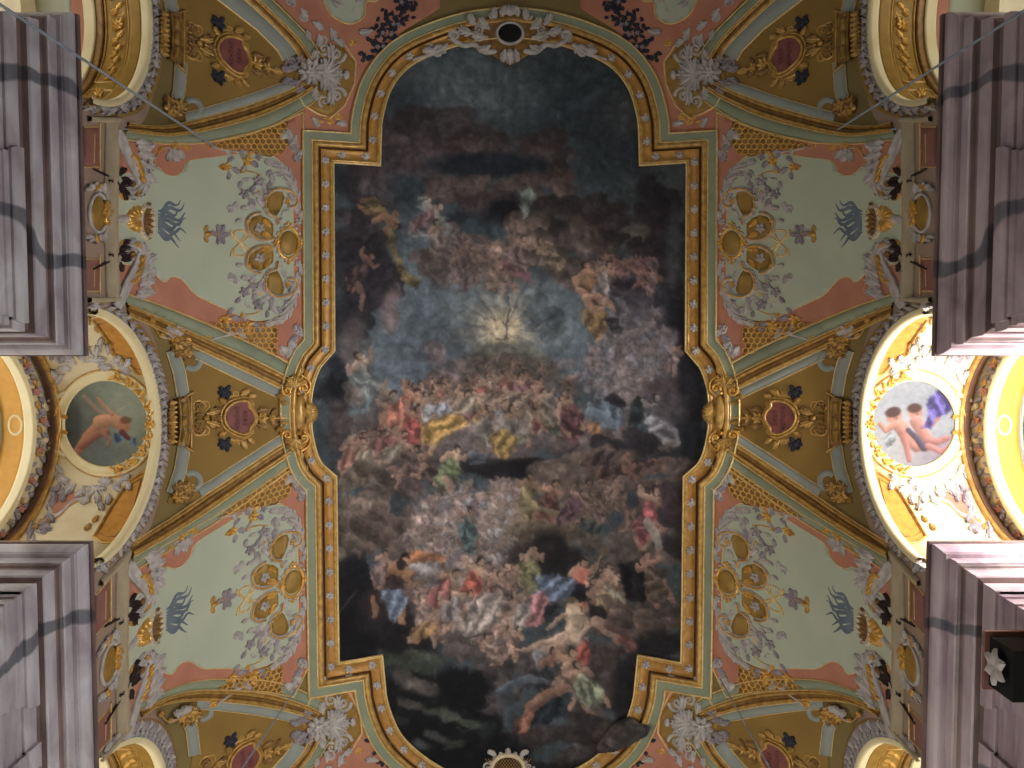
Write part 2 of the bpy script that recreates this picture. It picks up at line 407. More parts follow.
# offset sign: outward positive
cen = np.array([510, 400]); _k = len(half)//2; sgn = 1 if np.dot(mitres(INNER, True)[_k], INNER[_k]-cen) > 0 else -1
def pf(l): return [(sgn*o, d+(1.3 if d > 0 else 0)) for o, d in l]
fs('gilt_fillet', pf([(-.6, -.3), (-.4, 3.6), (.8, 3.8), (1.4, 2.6)]), 'gilt_line')
fs('inner_moulding', pf([(1.2, 2.6), (2.2, 3.6), (3.4, 3.2), (4.2, 1.6)]), 'gilt')
fs('leaf_band', pf([(4.2, 1.6), (6, 1.0), (9.5, 1.0), (12, 1.8), (13, 2.8)]), 'leaf_band')
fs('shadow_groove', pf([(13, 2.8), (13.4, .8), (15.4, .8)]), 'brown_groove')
fs('outer_moulding', pf([(15.4, .8), (15.8, 3.8), (17.5, 4.6), (19, 4.2), (20.4, 3.2), (20.8, 2.0)]), 'gilt')
fs('outer_fillet', pf([(20.8, 2.0), (21.2, 2.6), (22, 2.6), (22.4, 1.6)]), 'gilt_line')
fs('green_border', pf([(22.4, 1.5), (26, 1.3), (29.6, 1.5)]), 'green_band')
fs('outer_rim', pf([(29.6, 1.4), (30, 2.5), (31.1, 2.5), (31.5, -.3)]), 'gilt_line')
# leaf rosettes along the leaf band
Pm = INNER+mitres(INNER, True)*sgn*8.4; seg = np.linalg.norm(np.roll(Pm, -1, 0)-Pm, axis=1); tot = seg.sum(); cum = np.concatenate([[0], np.cumsum(seg)])
nro = int(tot/23.5)
for k in range(nro):
    q = (k+.5)*tot/nro; i = int(np.searchsorted(cum, q)-1); f = (q-cum[i])/seg[i]; a = Pm[i]; b = Pm[(i+1) % len(Pm)]; p = a+(b-a)*f
    if p[1] > 800 or (p[1] < 48 and abs(p[0]-510) < 44): continue
    an = math.atan2(*(b-a)[::-1]); r = Rel()
    for da, l in ((0, 4), (PI, 5.4), (PI/2, 4.2), (-PI/2, 4.2), (PI*.75, 5), (-PI*.75, 5)): r.leaf(p, an+da, l, 1.7, .5, 1.6, 2.5, 0, 5)
    r.dome(p, 1.8, h=3, base=2.5, nu=7, nv=3); r.build('leaf_rosette', 'stucco', ff)
# --- clasps on the frame's left and right waist
def frame_clasp(lab):
    t = thing('frame_clasp', lab, 'frame ornament', vault_pt(300, 413)); g, d, b = Rel(), Rel(), Rel()
    r = Rel(); r.dome((300, 413), 7, 19, 0, 5, 2.5, 16, 4); r.strip([(294, 396), (296, 404), (297, 413), (296, 422), (294, 430)], half_round(1.6, 3.)[::1]); r.build('boss', 'gilt', t)
    Rel().shell((305, 413), 13, 0, 3.4, 9, .5).lift(2.5).build('shell', 'gilt', t)
    for sg in (-1, 1):
        y = lambda v: 413+sg*v
        g.spiral((293, y(31)), 7, 1.5, sg*-.5, sg, 2.1, .9); g.spiral((303, y(25)), 5, 1.3, 2.6, -sg, 1.7, .8); g.spiral((286, y(22)), 5, 1.3, 3.3, sg, 1.7, .8)
        g.tube([(303, y(18)), (309, y(24)), (308, y(32)), (300, y(38))], 1.6, 1.)
        for a, l in ((.5, 12), (1.2, 13), (2.0, 12), (2.7, 11)): d.leaf((293, y(26)), sg*a, l, 3, sg*.5, 2.5, 1.2)
        d.leaf((300, y(38)), sg*1.3, 9, 2.6, sg*.6, 2); d.leaf((284, y(14)), PI-sg*.4, 9, 2.6, .3, 2); d.leaf((288, y(10)), PI, 9, 2.6, .3, 2)
        b.flower((299, y(33)), 4, 5, 1.8, 0, 2.); b.dome((288, y(30)), 1.8, h=2.6, base=1); b.dome((297, y(20)), 2, h=3, base=1.5)
    g.lift(4.6).build('scroll', 'gold_bright', t); d.lift(4.2).build('acanthus', 'gilt', t); b.lift(4.6).build('blossom', 'gold_bright', t); return t
fc = frame_clasp('gilt scrollwork clasp with a shell, on the left waist of the fresco frame')
dup(fc, 0, True, 'gilt scrollwork clasp with a shell, on the right waist of the fresco frame')
# --- cartouches at the head and the foot of the frame
def head_cartouche():
    t = thing('frame_cartouche', 'pale carved cartouche around a dark oval hole at the head of the fresco', 'frame ornament', vault_pt(510, 34))
    Rel().fill(ell((510, 34), 11.5, 9), 7.2, 8).build('opening', 'void', t)
    r = Rel(); r.ellipse_ring((510, 34), 13, 10.5, half_round(2.2, 8.5), n=36); r.build('rim', 'stucco', t)
    bd = Rel(); bd.fill([(462, 36), (476, 24), (494, 14), (526, 14), (544, 24), (558, 36), (545, 46), (530, 54), (521, 60), (510, 66), (499, 60), (490, 54), (475, 46)], 1.9, 8); bd.lift(3).build('back_plate', 'gold_dark', t)
    w = Rel()
    for sg in (-1, 1):
        x = lambda v: 510+sg*v
        w.tube([(x(15), 52), (x(26), 52), (x(36), 45), (x(46), 46), (x(56), 41), (x(60), 34)], 2.8, 2.2); w.spiral((x(56), 36), 5, 1.3, 0 if sg > 0 else PI, -sg, 2.2, 1.1)
        w.spiral((x(72), 52), 6, 1.5, PI if sg > 0 else 0, sg, 2.6, 1.2); w.tube([(x(64), 46), (x(70), 50), (x(80), 55), (x(97), 60)], 3, 1.4)
        for (a, b, an, l) in ((20, 30, -.5, 16), (22, 38, .1, 18), (20, 46, .7, 14), (34, 26, -.7, 14), (36, 34, 0, 18), (14, 20, -1.1, 12), (8, 18, -1.6, 12), (76, 50, .4, 13)):
            an = an if sg > 0 else PI-an; w.leaf((x(a), b), an, l, 3.6, -.7*sg, 2.6, 1.8)
        w.spiral((x(32), 30), 5, 1.4, 1.2, sg, 1.6, .7); w.spiral((x(18), 17), 4, 1.2, 0, sg, 1.5, .7)
        w.leaf((x(5), 50), PI/2+sg*-.3, 14, 3.4, sg*.4, 2.6, 2)
    w.leaf((510, 50), PI/2, 16, 4.5, 0, 3, 2); w.shell((510, 17), 12, -PI/2, 2.6, 7, .35); w.dome((510, 54), 4, h=4, base=2)
    w.lift(4.2).build('scroll', 'stucco', t); return t
head_cartouche()
t = thing('frame_cartouche', 'pale carved cartouche with a pierced dark oval at the foot of the fresco', 'frame ornament', vault_pt(508, 765))
Rel().fill(ell((508, 768), 14, 11), 3.2, 8).build('opening', 'void', t)
r = Rel(); r.ellipse_ring((508, 768), 16, 13, half_round(2.8, 4.5), n=36); r.build('rim', 'stucco_cream', t)
r = Rel()
for k in range(-5, 6): r.tube([(508+k*3-8, 758), (508+k*3+8, 778)], .4, .4, 1, 3.3, False); r.tube([(508+k*3+8, 758), (508+k*3-8, 778)], .4, .4, 1, 3.3, False)
r.build('lattice', 'gold_dark', t); r = Rel()
for k in range(9): r.dome((508-19*math.cos(PI*k/8), 768-15.5*math.sin(PI*k/8)), 2.2, h=3, base=1)
for sg in (-1, 1): r.spiral((508+sg*21, 767), 5, 1.3, 0, sg, 1.7, .8); r.leaf((508+sg*12, 755), -PI/2+sg*.9, 10, 3, sg*.5, 2, 1.5)
r.leaf((508, 756), -PI/2, 9, 3.6, 0, 2.5, 2); r.build('scroll', 'stucco', t)
# ================================================================== wall panels between the windows (built once, upper left)
POS = ['upper left', 'lower left', 'upper right', 'lower right']
def four(root, fmt):
    root['label'] = fmt % POS[0]
    dup(root, SP, False, fmt % POS[1]); dup(root, 0, True, fmt % POS[2]); dup(root, SP, True, fmt % POS[3])
PINK = [(117, 139), (165, 144), (205, 143), (245, 136), (275, 126), (303, 112), (303.5, 250), (304, 336), (289, 363), (261, 348), (200, 321), (160, 305), (117, 291)]
GREEN = list(cat_rom([(115, 174), (148, 171), (157, 167), (164, 173), (173, 176), (182, 171), (188, 161), (215, 157), (247, 153), (270, 155), (284, 168), (291, 195), (294, 243), (292, 288), (285, 308), (270, 320), (247, 319), (220, 307), (197, 296), (188, 287), (180, 279), (171, 277), (163, 282), (148, 270), (115, 262)], 3))
def honeycomb(poly, r=3.4):
    P = np.array(poly, float); R_ = Rel()
    def inside(p):
        c = False; j = len(P)-1
        for i in range(len(P)):
            if (P[i][1] > p[1]) != (P[j][1] > p[1]) and p[0] < (P[j][0]-P[i][0])*(p[1]-P[i][1])/(P[j][1]-P[i][1])+P[i][0]: c = not c
            j = i
        return c
    y = P[:, 1].min(); k = 0
    while y < P[:, 1].max():
        x = P[:, 0].min()+(k % 2)*r*.87
        while x < P[:, 0].max():
            if inside((x, y)): R_.strip([(x+r*.92*math.cos(a), y+r*.92*math.sin(a)) for a in np.arange(6)*PI/3+PI/6], [(-.75, .9), (-.2, 2.6), (.2, 2.6), (.75, .9)], True, 50)
            x += r*1.74
        y += r*1.5; k += 1
    return R_
pn = thing('painted_panel', '', 'wall panel', vault_pt(215, 240), 'painted panels between the window vaults')
Rel().fill(PINK, 1.0).build('pink_border', 'pink', pn)
Rel().fill(GREEN, 1.35).build('green_field', 'green_field', pn)
Rel().strip(GREEN, [(-.5, 1.2), (0, 1.8), (.5, 1.2)], True, 6).build('gilt_edge', 'gilt_line', pn)
r = Rel().strip(PINK, [(-1., .8), (-.4, 2.2), (.5, 2.2), (1., .8)], True, 8); r.build('gilt_rim', 'gilt_line', pn)
for poly in ([(209, 146), (224, 142), (245, 136), (274, 126.5), (287, 121), (288, 140), (284, 150), (270, 157), (258, 155), (247, 150), (230, 148)],
             [(209, 322), (230, 322), (247, 326), (256, 322), (268, 320), (278, 329), (274, 345), (277, 356), (261, 348), (235, 336)]):
    tr = Rel().fill(poly, 1.8).build('trellis_patch', 'gold_dark', pn)
    tag(honeycomb(poly).build('trellis_lattice', 'gold_bright', tr), 'bright gold honeycomb')
sm = Rel()
for k in range(9):
    f = (k-4)/4.; l = 29-7*abs(f)+4*math.sin(k*2.3); ph = k*.55; A = []; n_ = 22
    for i in range(n_+1):
        q = i/n_; A.append((157+l*q+1.5*math.sin(q*9+ph)*q, 222+f*(11+11*q)+(1.2+2.6*q)*math.sin(q*9.5+ph)))
    A = np.array(A); Nn = mitres(A, False); G = []
    for i in range(n_+1):
        q = i/n_; w_ = .35+2.0*math.sin(PI*min(1, q*.9+.1))**.8*(1-.35*q); G.append([[*(A[i]-Nn[i]*w_), 1.38], [*A[i], 1.62], [*(A[i]+Nn[i]*w_), 1.38]])
    sm.grid(G)
sm.build('smoke_plume', 'smoke', pn)
four(pn, 'pale green painted panel with pink border and smoke plume, %s of the fresco')
# --- gilt medallion with scrolls against the frame
md = thing('scroll_medallion', '', 'stucco ornament', vault_pt(288, 243), 'gilt scroll medallions beside the frame')
Rel().dome((288, 243), 9, 12.5, 0, 3.2, 1.2, 24, 5).build('medallion', 'gold_field', md)
r = Rel(); r.ellipse_ring((288, 243), 10.8, 15.4, half_round(2.1, 2.8)); r.build('ring', 'gold_bright', md)
st = Rel(); gl = Rel(); gf = Rel(); wk = Rel()
for k in range(16):
    a = 2*PI*k/16+.2; st.dome((288+13*math.cos(a), 243+17.8*math.sin(a)), 2.6, 1.6, a+PI/2, 2.4, 1., 8, 3)
for a in (0, PI/2, PI, -PI/2): gl.flower((288+12*math.cos(a), 243+17.5*math.sin(a)), 4.2, 5, 1.6, a, 1.6)
for sg in (-1, 1):
    Y = lambda v: 243+sg*v
    big = [(289, Y(36)), (294, Y(37)), (296, Y(43)), (292, Y(50)), (285, Y(53)), (276, Y(54)), (268, Y(50)), (264, Y(43)), (265, Y(34)), (269, Y(28)), (275, Y(26)), (277, Y(19))]
    st.tube(big, 3.0, 2.1, 1.0, .8); gl.tube([(x+.6, y) for x, y in big], 1.0, .8, 1.2, 3.6); st.spiral((288, Y(41.5)), 7, 1.7, sg*1.57, -sg, 2.3, 1.2); gl.flower((288, Y(41.5)), 3.4, 5, 1.2, 0, 2.)
    for k in range(9): st.dome(cat_rom(big, 5)[12+k*4], 3.3, 1.3, 0, 1.6, 2.9, 7, 3)
    gf.fill([(282, Y(38)), (284, Y(46)), (282, Y(51)), (274, Y(52)), (267, Y(46)), (266, Y(36)), (271, Y(28)), (276, Y(27)), (279, Y(31))], 1.6)
    lob = [(273, Y(5)), (266, Y(3)), (257, Y(4)), (249, Y(9)), (246, Y(17)), (247, Y(24)), (253, Y(29)), (260, Y(30))]
    st.tube(lob, 2.6, 2.0, 1.0, .8); gl.tube(lob, 1.0, .8, 1.1, 3.2); gl.dome((248, Y(22)), 2.2, h=3, base=1.6)
    gf.fill([(272, Y(5.5)), (264, Y(4)), (255, Y(6)), (249, Y(12)), (248, Y(19)), (252, Y(26)), (260, Y(28)), (268, Y(24)), (273, Y(19)), (273, Y(10))], 1.5)
    gl.spiral((274, Y(24.5)), 4, 1.4, 0, sg, 1.3, .7); gl.leaf((272, Y(6)), PI-sg*.2, 12, 2.6, .4, 2, 1.8); gl.leaf((270, Y(16)), -sg*.9+PI, 11, 2.8, -.3, 2, 1.9)
    st.flower((259, Y(15)), 5.5, 5, 1.8, .4, 1.7); st.leaf((281, Y(27)), sg*.9, 9, 2.6, .3, 2, 1.2)
gl.build('gilt_scroll', 'gold_bright', md); st.build('stucco_scroll', 'stucco', md); gf.build('gold_ground', 'gold_field', md)
kn = Rel(); st2 = Rel(); t_ = np.linspace(0, 2*PI, 44)
kn.tube([(239+6.2*math.sin(2*a)*.9, 243-7+0*a+(-13*math.cos(a)+7)) for a in t_[:-1]], 1.0, 1.0, 1.2, 1.2)
for sg in (-1, 1): kn.tube([(230, 243+sg*13), (232, 243+sg*7), (239, 243+sg*1), (247, 243-sg*5), (253, 243-sg*9)], 1.0, .9, 1.2, 1.4)

for (x, y, an, l) in ((256, 32, 2.2, 11), (250, 34, 2.8, 10), (262, 36, 1.9, 11), (262, 46, 2.6, 11), (266, 54, 2.2, 12), (274, 58, 1.8, 11), (243, 22, 2.9, 8), (300, 22, 1.3, 11), (299, 32, 1.7, 11), (276, 18, .6, 9)):
    for sg in (-1, 1): st2.leaf((x, 243+sg*y), sg*an, l, 3, sg*.6, 2.2, 1)
st2.build('leaf_fringe', 'stucco', md)
kn.build('strapwork', 'gilt_line', md)
four(md, 'gilt oval medallion among scrolls and strapwork knot, beside the %s fresco edge')
# --- loose sprays of leaves and small gilt drops on the panel
def spray(name, fmt, items, at):
    t = thing(name, '', 'stucco ornament', vault_pt(*at), 'stucco leaf sprays on the green panels'); w, g, l = Rel(), Rel(), Rel()
    for it in items:
        k = it[0]
        if k == 'L': w.leaf(it[1], it[2], it[3], it[4], it[5] if len(it) > 5 else .8, it[4]*.6, 1.2)
        elif k == 'l': l.leaf(it[1], it[2], it[3], it[4], it[5] if len(it) > 5 else .8, it[4]*.6, 1.2)
        elif k == 'G': g.leaf(it[1], it[2], it[3], it[4], it[5] if len(it) > 5 else .5, it[4]*.6, 1.2)
        elif k == 'f': w.flower(it[1], it[2], 5, it[2]*.4, it[2], 1.2)
        elif k == 'p': l.flower(it[1], it[2], 5, it[2]*.4, it[2], 1.2)
        elif k == 'g': g.flower(it[1], it[2], 5, it[2]*.4, it[2]*2, 1.2)
        elif k == 's': g.tube(it[1], .9, .6, 1.2, 1.2)
        elif k == 'S': w.tube(it[1], 1.3, .8, 1.2, 1.)
        elif k == 'c': w.spiral(it[1], it[2], 1.4, it[3], it[4], 1.5, .7)
        elif k == 'C': g.spiral(it[1], it[2], 1.4, it[3], it[4], 1.5, .7)
    for r, n, m in ((w, 'white_leaves', 'stucco'), (l, 'lilac_leaves', 'stucco_lilac'), (g, 'gilt_leaves', 'gold_bright')):
        if r.n: r.build(n, m, t)
    four(t, fmt); return t
for flip, nm in ((1, 'upper'), (-1, 'lower')):
    def q(x, y): return (x, 243+flip*(y-243))
    def a(v): return v*flip
    spray('leaf_spray', 'white acanthus spray at the '+nm+' inner corner of the %s green panel',
          [('L', q(297, 214), a(-1.75), 22, 4, a(-.5)), ('L', q(298, 202), a(-1.8), 20, 4, a(-.6)), ('L', q(296, 190), a(-2.0), 20, 4, a(-.7)), ('L', q(293, 178), a(-2.3), 18, 3.6, a(-.6)), ('L', q(287, 168), a(-2.8), 16, 3.4, a(-.3)), ('L', q(277, 163), a(3.1), 14, 3.2, a(.4)),
           ('l', q(297, 208), a(-2.4), 9, 2.6), ('l', q(296, 196), a(-2.6), 9, 2.6), ('l', q(292, 184), a(-2.9), 9, 2.6), ('l', q(284, 174), a(2.9), 9, 2.6), ('L', q(298, 160), a(-1.4), 12, 3, a(.8)), ('p', q(297, 158), 4.5), ('f', q(298, 222), 4)], q(294, 190))
    spray('leaf_spray', 'gilt tipped lilac flower spray in the '+nm+' corner of the %s green panel',
          [('g', q(226, 167), 5), ('l', q(230, 168), a(.2), 11, 2.6), ('l', q(227, 163), a(-1.1), 9, 2.4), ('l', q(228, 171), a(1.3), 9, 2.4), ('G', q(226, 167), PI, 8, 2.4, 0), ('s', [q(242, 171), q(252, 172), q(262, 176)]), ('g', q(242, 171), 3), ('p', q(258, 181), 6), ('l', q(254, 184), a(1.8), 10, 2.6), ('L', q(261, 184), a(.9), 11, 2.8), ('p', q(244, 194), 5.5), ('l', q(240, 190), a(-1.9), 9, 2.4), ('l', q(247, 198), a(.6), 12, 2.6),
           ('s', [q(246, 196), q(252, 202), q(254, 210)]), ('L', q(226, 208), a(-.4), 9, 2.6, a(1.)), ('L', q(232, 212), a(-.9), 11, 2.8, a(-.8)), ('f', q(230, 210), 3.4), ('l', q(270, 180), a(1.6), 11, 2.6), ('l', q(266, 176), a(-1.2), 8, 2.4), ('L', q(276, 172), a(2.2), 9, 2.6), ('G', q(258, 190), a(1.2), 6, 2), ('L', q(250, 178), a(2.6), 8, 2.2)], q(250, 185))
    spray('flower_festoon', 'brownish gilt flower festoon along the '+nm+' pink edge of the %s panel',
          [('g', q(247, 161), 5.5), ('L', q(246, 164), a(1.9), 9, 2.8), ('l', q(250, 161), a(.4), 10, 2.8), ('l', q(244, 158), a(-2.4), 9, 2.6), ('G', q(247, 158), a(-1.2), 8, 2.6), ('C', q(208, 146), 4.5, PI, 1), ('S', [q(212, 147), q(224, 150), q(236, 152), q(246, 158)]), ('L', q(226, 150), a(.8), 8, 2.6), ('L', q(238, 152), a(-.2), 9, 2.6), ('p', q(258, 157), 4)], q(247, 160))
    spray('corner_leaf', 'curling white leaf scroll in the '+nm+' pink corner of the %s panel',
          [('c', q(284, 134), 6, 0, flip), ('c', q(294, 146), 5, 2, -flip), ('L', q(280, 140), a(-.6), 12, 3.6, a(-.9)), ('L', q(286, 128), a(.9), 13, 3.4, a(1.)), ('L', q(296, 135), a(1.9), 13, 3.4, a(.8)), ('l', q(290, 142), a(1.2), 12, 3, a(-.8)), ('f', q(289, 137), 4.4), ('L', q(297, 150), a(1.6), 12, 2.8, a(.5))], q(289, 138))
    spray('cherub_vase', 'white leafy vase with gilt garland on the '+nm+' pink lobe of the %s panel',
          [('L', q(173, 149), a(1.2), 14, 4.4, a(.2)), ('L', q(170, 150), a(1.7), 12, 3.8, a(.3)), ('L', q(177, 150), a(.8), 11, 3.6, a(.4)), ('f', q(174, 156), 5), ('S', [q(160, 150), q(166, 148), q(174, 149)]), ('s', [q(186, 145), q(176, 146), q(168, 147), q(160, 150), q(155, 158), q(151, 168)]), ('g', q(174, 146), 4.4), ('G', q(166, 147), a(2.6), 9, 2.4), ('G', q(182, 146), a(.2), 9, 2.4), ('G', q(154, 160), a(2.), 10, 2.4)], q(170, 152))
pd = thing('gilt_pendant', '', 'stucco ornament', vault_pt(210, 234), 'small gilt pendants')
g, w = Rel(), Rel(); g.dome((207.5, 234), 4.4, 3.2, 0, 3.4, 1); g.leaf((205, 234), -1.6, 9, 2.2, .4, 1.6, 1.2); g.leaf((205, 234), 1.6, 9, 2.2, -.4, 1.6, 1.2); g.leaf((210, 234), 0, 9, 2, 0, 1.6, 1.2)
for a_ in (-1.7, 1.7, -1.1, 1.1, 0, PI): w.leaf((219.5, 234.5), a_, 10.5, 2.6, a_*.2, 1.8, 1.2)
w.flower((219.5, 234.5), 4, 5, 1.6, 0, 1.6); g.build('bud', 'gilt', pd); w.build('leaves', 'stucco_lilac', pd)
four(pd, 'small gilt bud with lilac leaves alone on the %s green panel')
# --- shell urn above the cornice
ur = thing('shell_urn', '', 'stucco urn', vault_pt(133, 220), 'shell urns above the cornice')
Rel().shell((139, 219), 15, PI, 3.0, 8, .5, .95).build('shell', 'gold_bright', ur)
r = Rel(); r.ellipse_ring((146, 221.5), 6.5, 15.5, half_round(3.0, 3.6)); r.build('bowl_rim', 'stucco_cream', ur)
r = Rel()
for k in range(18): r.dome((146+6.5*math.cos(k*PI/9), 221.5+15.5*math.sin(k*PI/9)), 1.5, h=1.2, base=3.2, nu=6, nv=2)
r.build('beading', 'stucco', ur)
r = Rel(); r.fill(ell((146, 221.5), 5, 14), 1.7); r.build('bowl', 'mauve_panel', ur)
r = Rel(); 
for k in range(7): r.leaf((144, 209+k*4), (k-3)*.3, 8, 2.4, 0, 1.8, 1.8)
r.build('leaf_collar', 'gold_dark', ur)
r = Rel(); r.tube([(117, 219), (122, 219), (127, 219)], 4, 5.5, .8); r.build('foot', 'stucco', ur)
four(ur, 'gilt shell and pale beaded bowl on the cornice below the %s green panel')
# --- volute consoles flanking the urn
for flip, nm in ((1, 'upper'), (-1, 'lower')):
    def q(x, y): return (x, 219+flip*(y-219))
    vo = thing('volute_console', '', 'scroll bracket', vault_pt(*q(133, 175)), 'volute consoles on the cornice')
    r = Rel(); P = cat_rom([q(114, 131), q(119, 138), q(124, 150), q(130, 162), q(136, 173), q(140, 184)], 5)
    r.strip(P, [(-4.6, -.3), (-4.4, 4), (-3, 4.6), (-1.6, 3.2), (1.6, 3.2), (3, 4.6), (4.4, 4), (4.6, -.3)]); r.build('stem', 'stucco', vo)
    r = Rel(); r.spiral(q(131, 184), 10, 1.6, 0, flip, 3.4, 1.6, 1.3); r.build('volute', 'stucco', vo); Rel().dome(q(131, 184), 3.6, h=4.5, base=1.5).build('volute_eye', 'gold_dark', vo)
    w = Rel(); g = Rel(); d = Rel()
    for (x, y, an, l, wd, cu) in ((136, 146, .3, 18, 4.2, -.9), (138, 152, .7, 18, 4.4, -.8), (140, 160, .9, 18, 4.2, -.9), (143, 168, 1.2, 20, 4, -.7), (146, 176, 1.7, 20, 3.8, .6), (134, 142, -.1, 14, 3.6, .8), (147, 186, 2.2, 17, 3.6, .8), (140, 196, 2.9, 14, 3.2, .6), (147, 150, 1.3, 14, 3.8, .8), (150, 160, 1.6, 14, 3.6, .5)):
        w.leaf(q(x, y), an*flip, l, wd, cu*flip, 3.2, 1)
    w.spiral(q(144, 150), 6, 1.4, 0, -flip, 1.8, .8); w.spiral(q(149, 164), 5, 1.4, 1, flip, 1.6, .8)
    w.build('acanthus', 'stucco', vo)
    for (x, y, an) in ((131, 155, .9), (134, 161, 1.), (137, 168, 1.1), (139, 174, 1.3)): g.leaf(q(x, y), an*flip, 9, 2.2, 0, 2.2, 3.4)
    g.dome(q(131, 156), 2.4, h=2.4, base=3.4); g.tube([q(157, 146), q(154, 156), q(152, 166), q(151, 176)], 1.1, .7); g.leaf(q(140, 190), 2.4*flip, 9, 2.6, 0, 2, 3); g.leaf(q(118, 193), .6*flip, 10, 3, .6, 2, 1.5); g.build('gilt_drops', 'gold_bright', vo)
    for (x, y, an, l) in ((118, 186, -.4, 12), (117, 188, .4, 12), (118, 176, -1.2, 10), (116, 182, PI, 10), (121, 192, 1., 9), (120, 178, .2, 9)): d.leaf(q(x, y), an*flip, l, 3, .5, 2.6, 2.)
    d.tube([q(93, 169), q(101, 173), q(110, 178), q(119, 186)], .9, 1.8, 1.2, 1.5); d.build('dark_foliage', 'dark_iron', vo)
    four(vo, 'white volute console with dark foliage at the '+nm+' end of the %s cornice')
# --- gold shield and sunk panels on the pier under each urn
sh = thing('pier_shield', '', 'wall ornament', vault_pt(98, 212), 'yellow shields on the piers')
Rel().dome((97, 213), 7.5, 17, 0, 3, 1, 24, 5).build('shield', 'gold_field', sh)
w, g = Rel(), Rel(); w.ellipse_ring((98, 213), 9, 19, half_round(1.8, 2.6))
for sg in (-1, 1):
    for (x, y, an, l) in ((104, 8, .9, 9), (106, 14, 1.2, 9), (100, 21, 2., 12), (96, 24, 2.6, 10), (104, 19, 1.6, 11), (92, 23, 2.9, 9)): w.leaf((x, 213+sg*y), sg*an, l, 3, sg*.4, 2.4, 1)
    w.spiral((108, 213+sg*11), 4.5, 1.3, PI/2*sg, -sg, 1.5, .7); g.leaf((103, 213+sg*3), sg*1.3, 10, 2.4, 0, 2, 3); g.leaf((94, 213+sg*22), sg*1.2, 9, 2.6, .4, 2, 2)
g.flower((105, 212), 6, 6, 2.2, 0, 2.4); g.leaf((104, 212), 0, 10, 2.4, 0, 2, 2); w.build('leaf_surround', 'stucco', sh); g.build('gilt_crest', 'gold_bright', sh)
four(sh, 'yellow oval shield in a white leaf surround on the %s pier')
pc = thing('pier_cornice', '', 'cornice', vault_pt(112, 219), 'pale cornices over the piers')
Rel().strip([(110, 121), (108, 219), (111, 300)], [(-9, -.3), (-8, 3), (-5.5, 3.4), (-5, 5), (-2, 5.4), (-1.4, 4), (1.4, 4.4), (2, 2.6), (4.5, 2.4), (5, -.3)]).build('moulding', 'cream_stone', pc)
for y0, y1 in ((127, 167), (259, 291)):
    p = Rel().fill([(83, y0), (98, y0), (98, y1), (83, y1)], .9).build('sunk_panel', 'mauve_panel', pc)
    r = Rel(); r.strip([(99.6, y0-4), (99.4, y1+4)], half_round(.8, 1.6)); r.strip([(94, y0+7), (93.6, y1-4)], half_round(.5, 1.4)); r.strip([(83, y0), (98, y0)], half_round(.7, 1.5)); r.strip([(83, y1), (98, y1)], half_round(.7, 1.5)); r.build('gilt_fillet', 'gilt_line', p)
r = Rel(); r.strip([(88, 119), (102, 120), (118, 120)], [(-3, -.3), (-2, 5), (2, 5), (3, -.3)]); r.strip([(88, 300), (102, 300), (118, 299)], [(-3, -.3), (-2, 5), (2, 5), (3, -.3)]); r.build('end_block', 'cream_stone', pc)
four(pc, 'pale stone cornice with sunk mauve panels along the %s pier')
# ================================================================== window vault webs (built once, middle of the left side)
WPOS = ['middle left', 'upper left', 'lower left', 'middle right', 'upper right', 'lower right']
MID, UPP, LOW = 0, YC[0]-YC[1], YC[2]-YC[1]
def six(root, fmt, only=None):
    for i, p in enumerate(WPOS):
        if only and p not in only and i: continue
        l = fmt % p
        if i == 0: root['label'] = l
        else: dup(root, (MID, UPP, LOW)[i % 3], i > 2, l)
def flipped(root, mirror, label):
    """the same thing the other way up along the nave, for the bay beyond the middle one"""
    c = dup(root, 0, mirror, label); c.location[1] = YC[0]+YC[2]-root.location[1]; c.scale = (c.scale[0], -1, 1); return c
def outer4(root, fmt):
    root['label'] = fmt % 'upper left'; dup(root, 0, True, fmt % 'upper right'); flipped(root, False, fmt % 'lower left'); flipped(root, True, fmt % 'lower right')
def web(WEB, bands, posts, arcs):
    wb = thing('vault_web', '', 'vault panel', vault_pt(*np.mean(WEB, 0)), 'window vault webs'); Rel().fill(WEB, .6).build('ochre_ground', 'ochre', wb); 
    for P, wd in bands+posts:
        bg = Rel().strip(P, [(-wd, .5), (-wd+.4, 1.7), (wd-.4, 1.7), (wd, .5)]).build('blue_grey_band', 'blue_grey', wb)
        for o in (-wd, wd): Rel().strip(P, [(o-.8, .6), (o, 2.3), (o+.8, .6)]).build('gilt_line', 'gilt_line', bg)
    for y, sg in arcs: Rel().strip(ell((192, y), 8, 8, 16, -1.6*sg, 2.4*sg), [(-3, .5), (-2.6, 1.8), (2.6, 1.8), (3, .5)]).build('scallop_band', 'blue_grey', wb)
    return wb
m_ = web([(288, 392), (200, 349), (184, 343), (170, 338), (172, 360), (178, 395), (180, 420), (179, 448), (173, 480), (167, 503), (184, 505), (203, 499), (288, 442)],
    [([(286, 396), (244, 376.5), (212, 361), (197, 354)], 5), ([(286, 437), (244, 464), (212, 485), (199, 492)], 5)], [([(172, 350), (179, 372), (183, 396)], 6), ([(184, 446), (180, 470), (172, 494)], 6)], [(361, 1), (481, -1)])
m_['label'] = 'ochre vault panel banded in blue grey around the middle left tablet'; dup(m_, 0, True, 'ochre vault panel banded in blue grey around the middle right tablet')
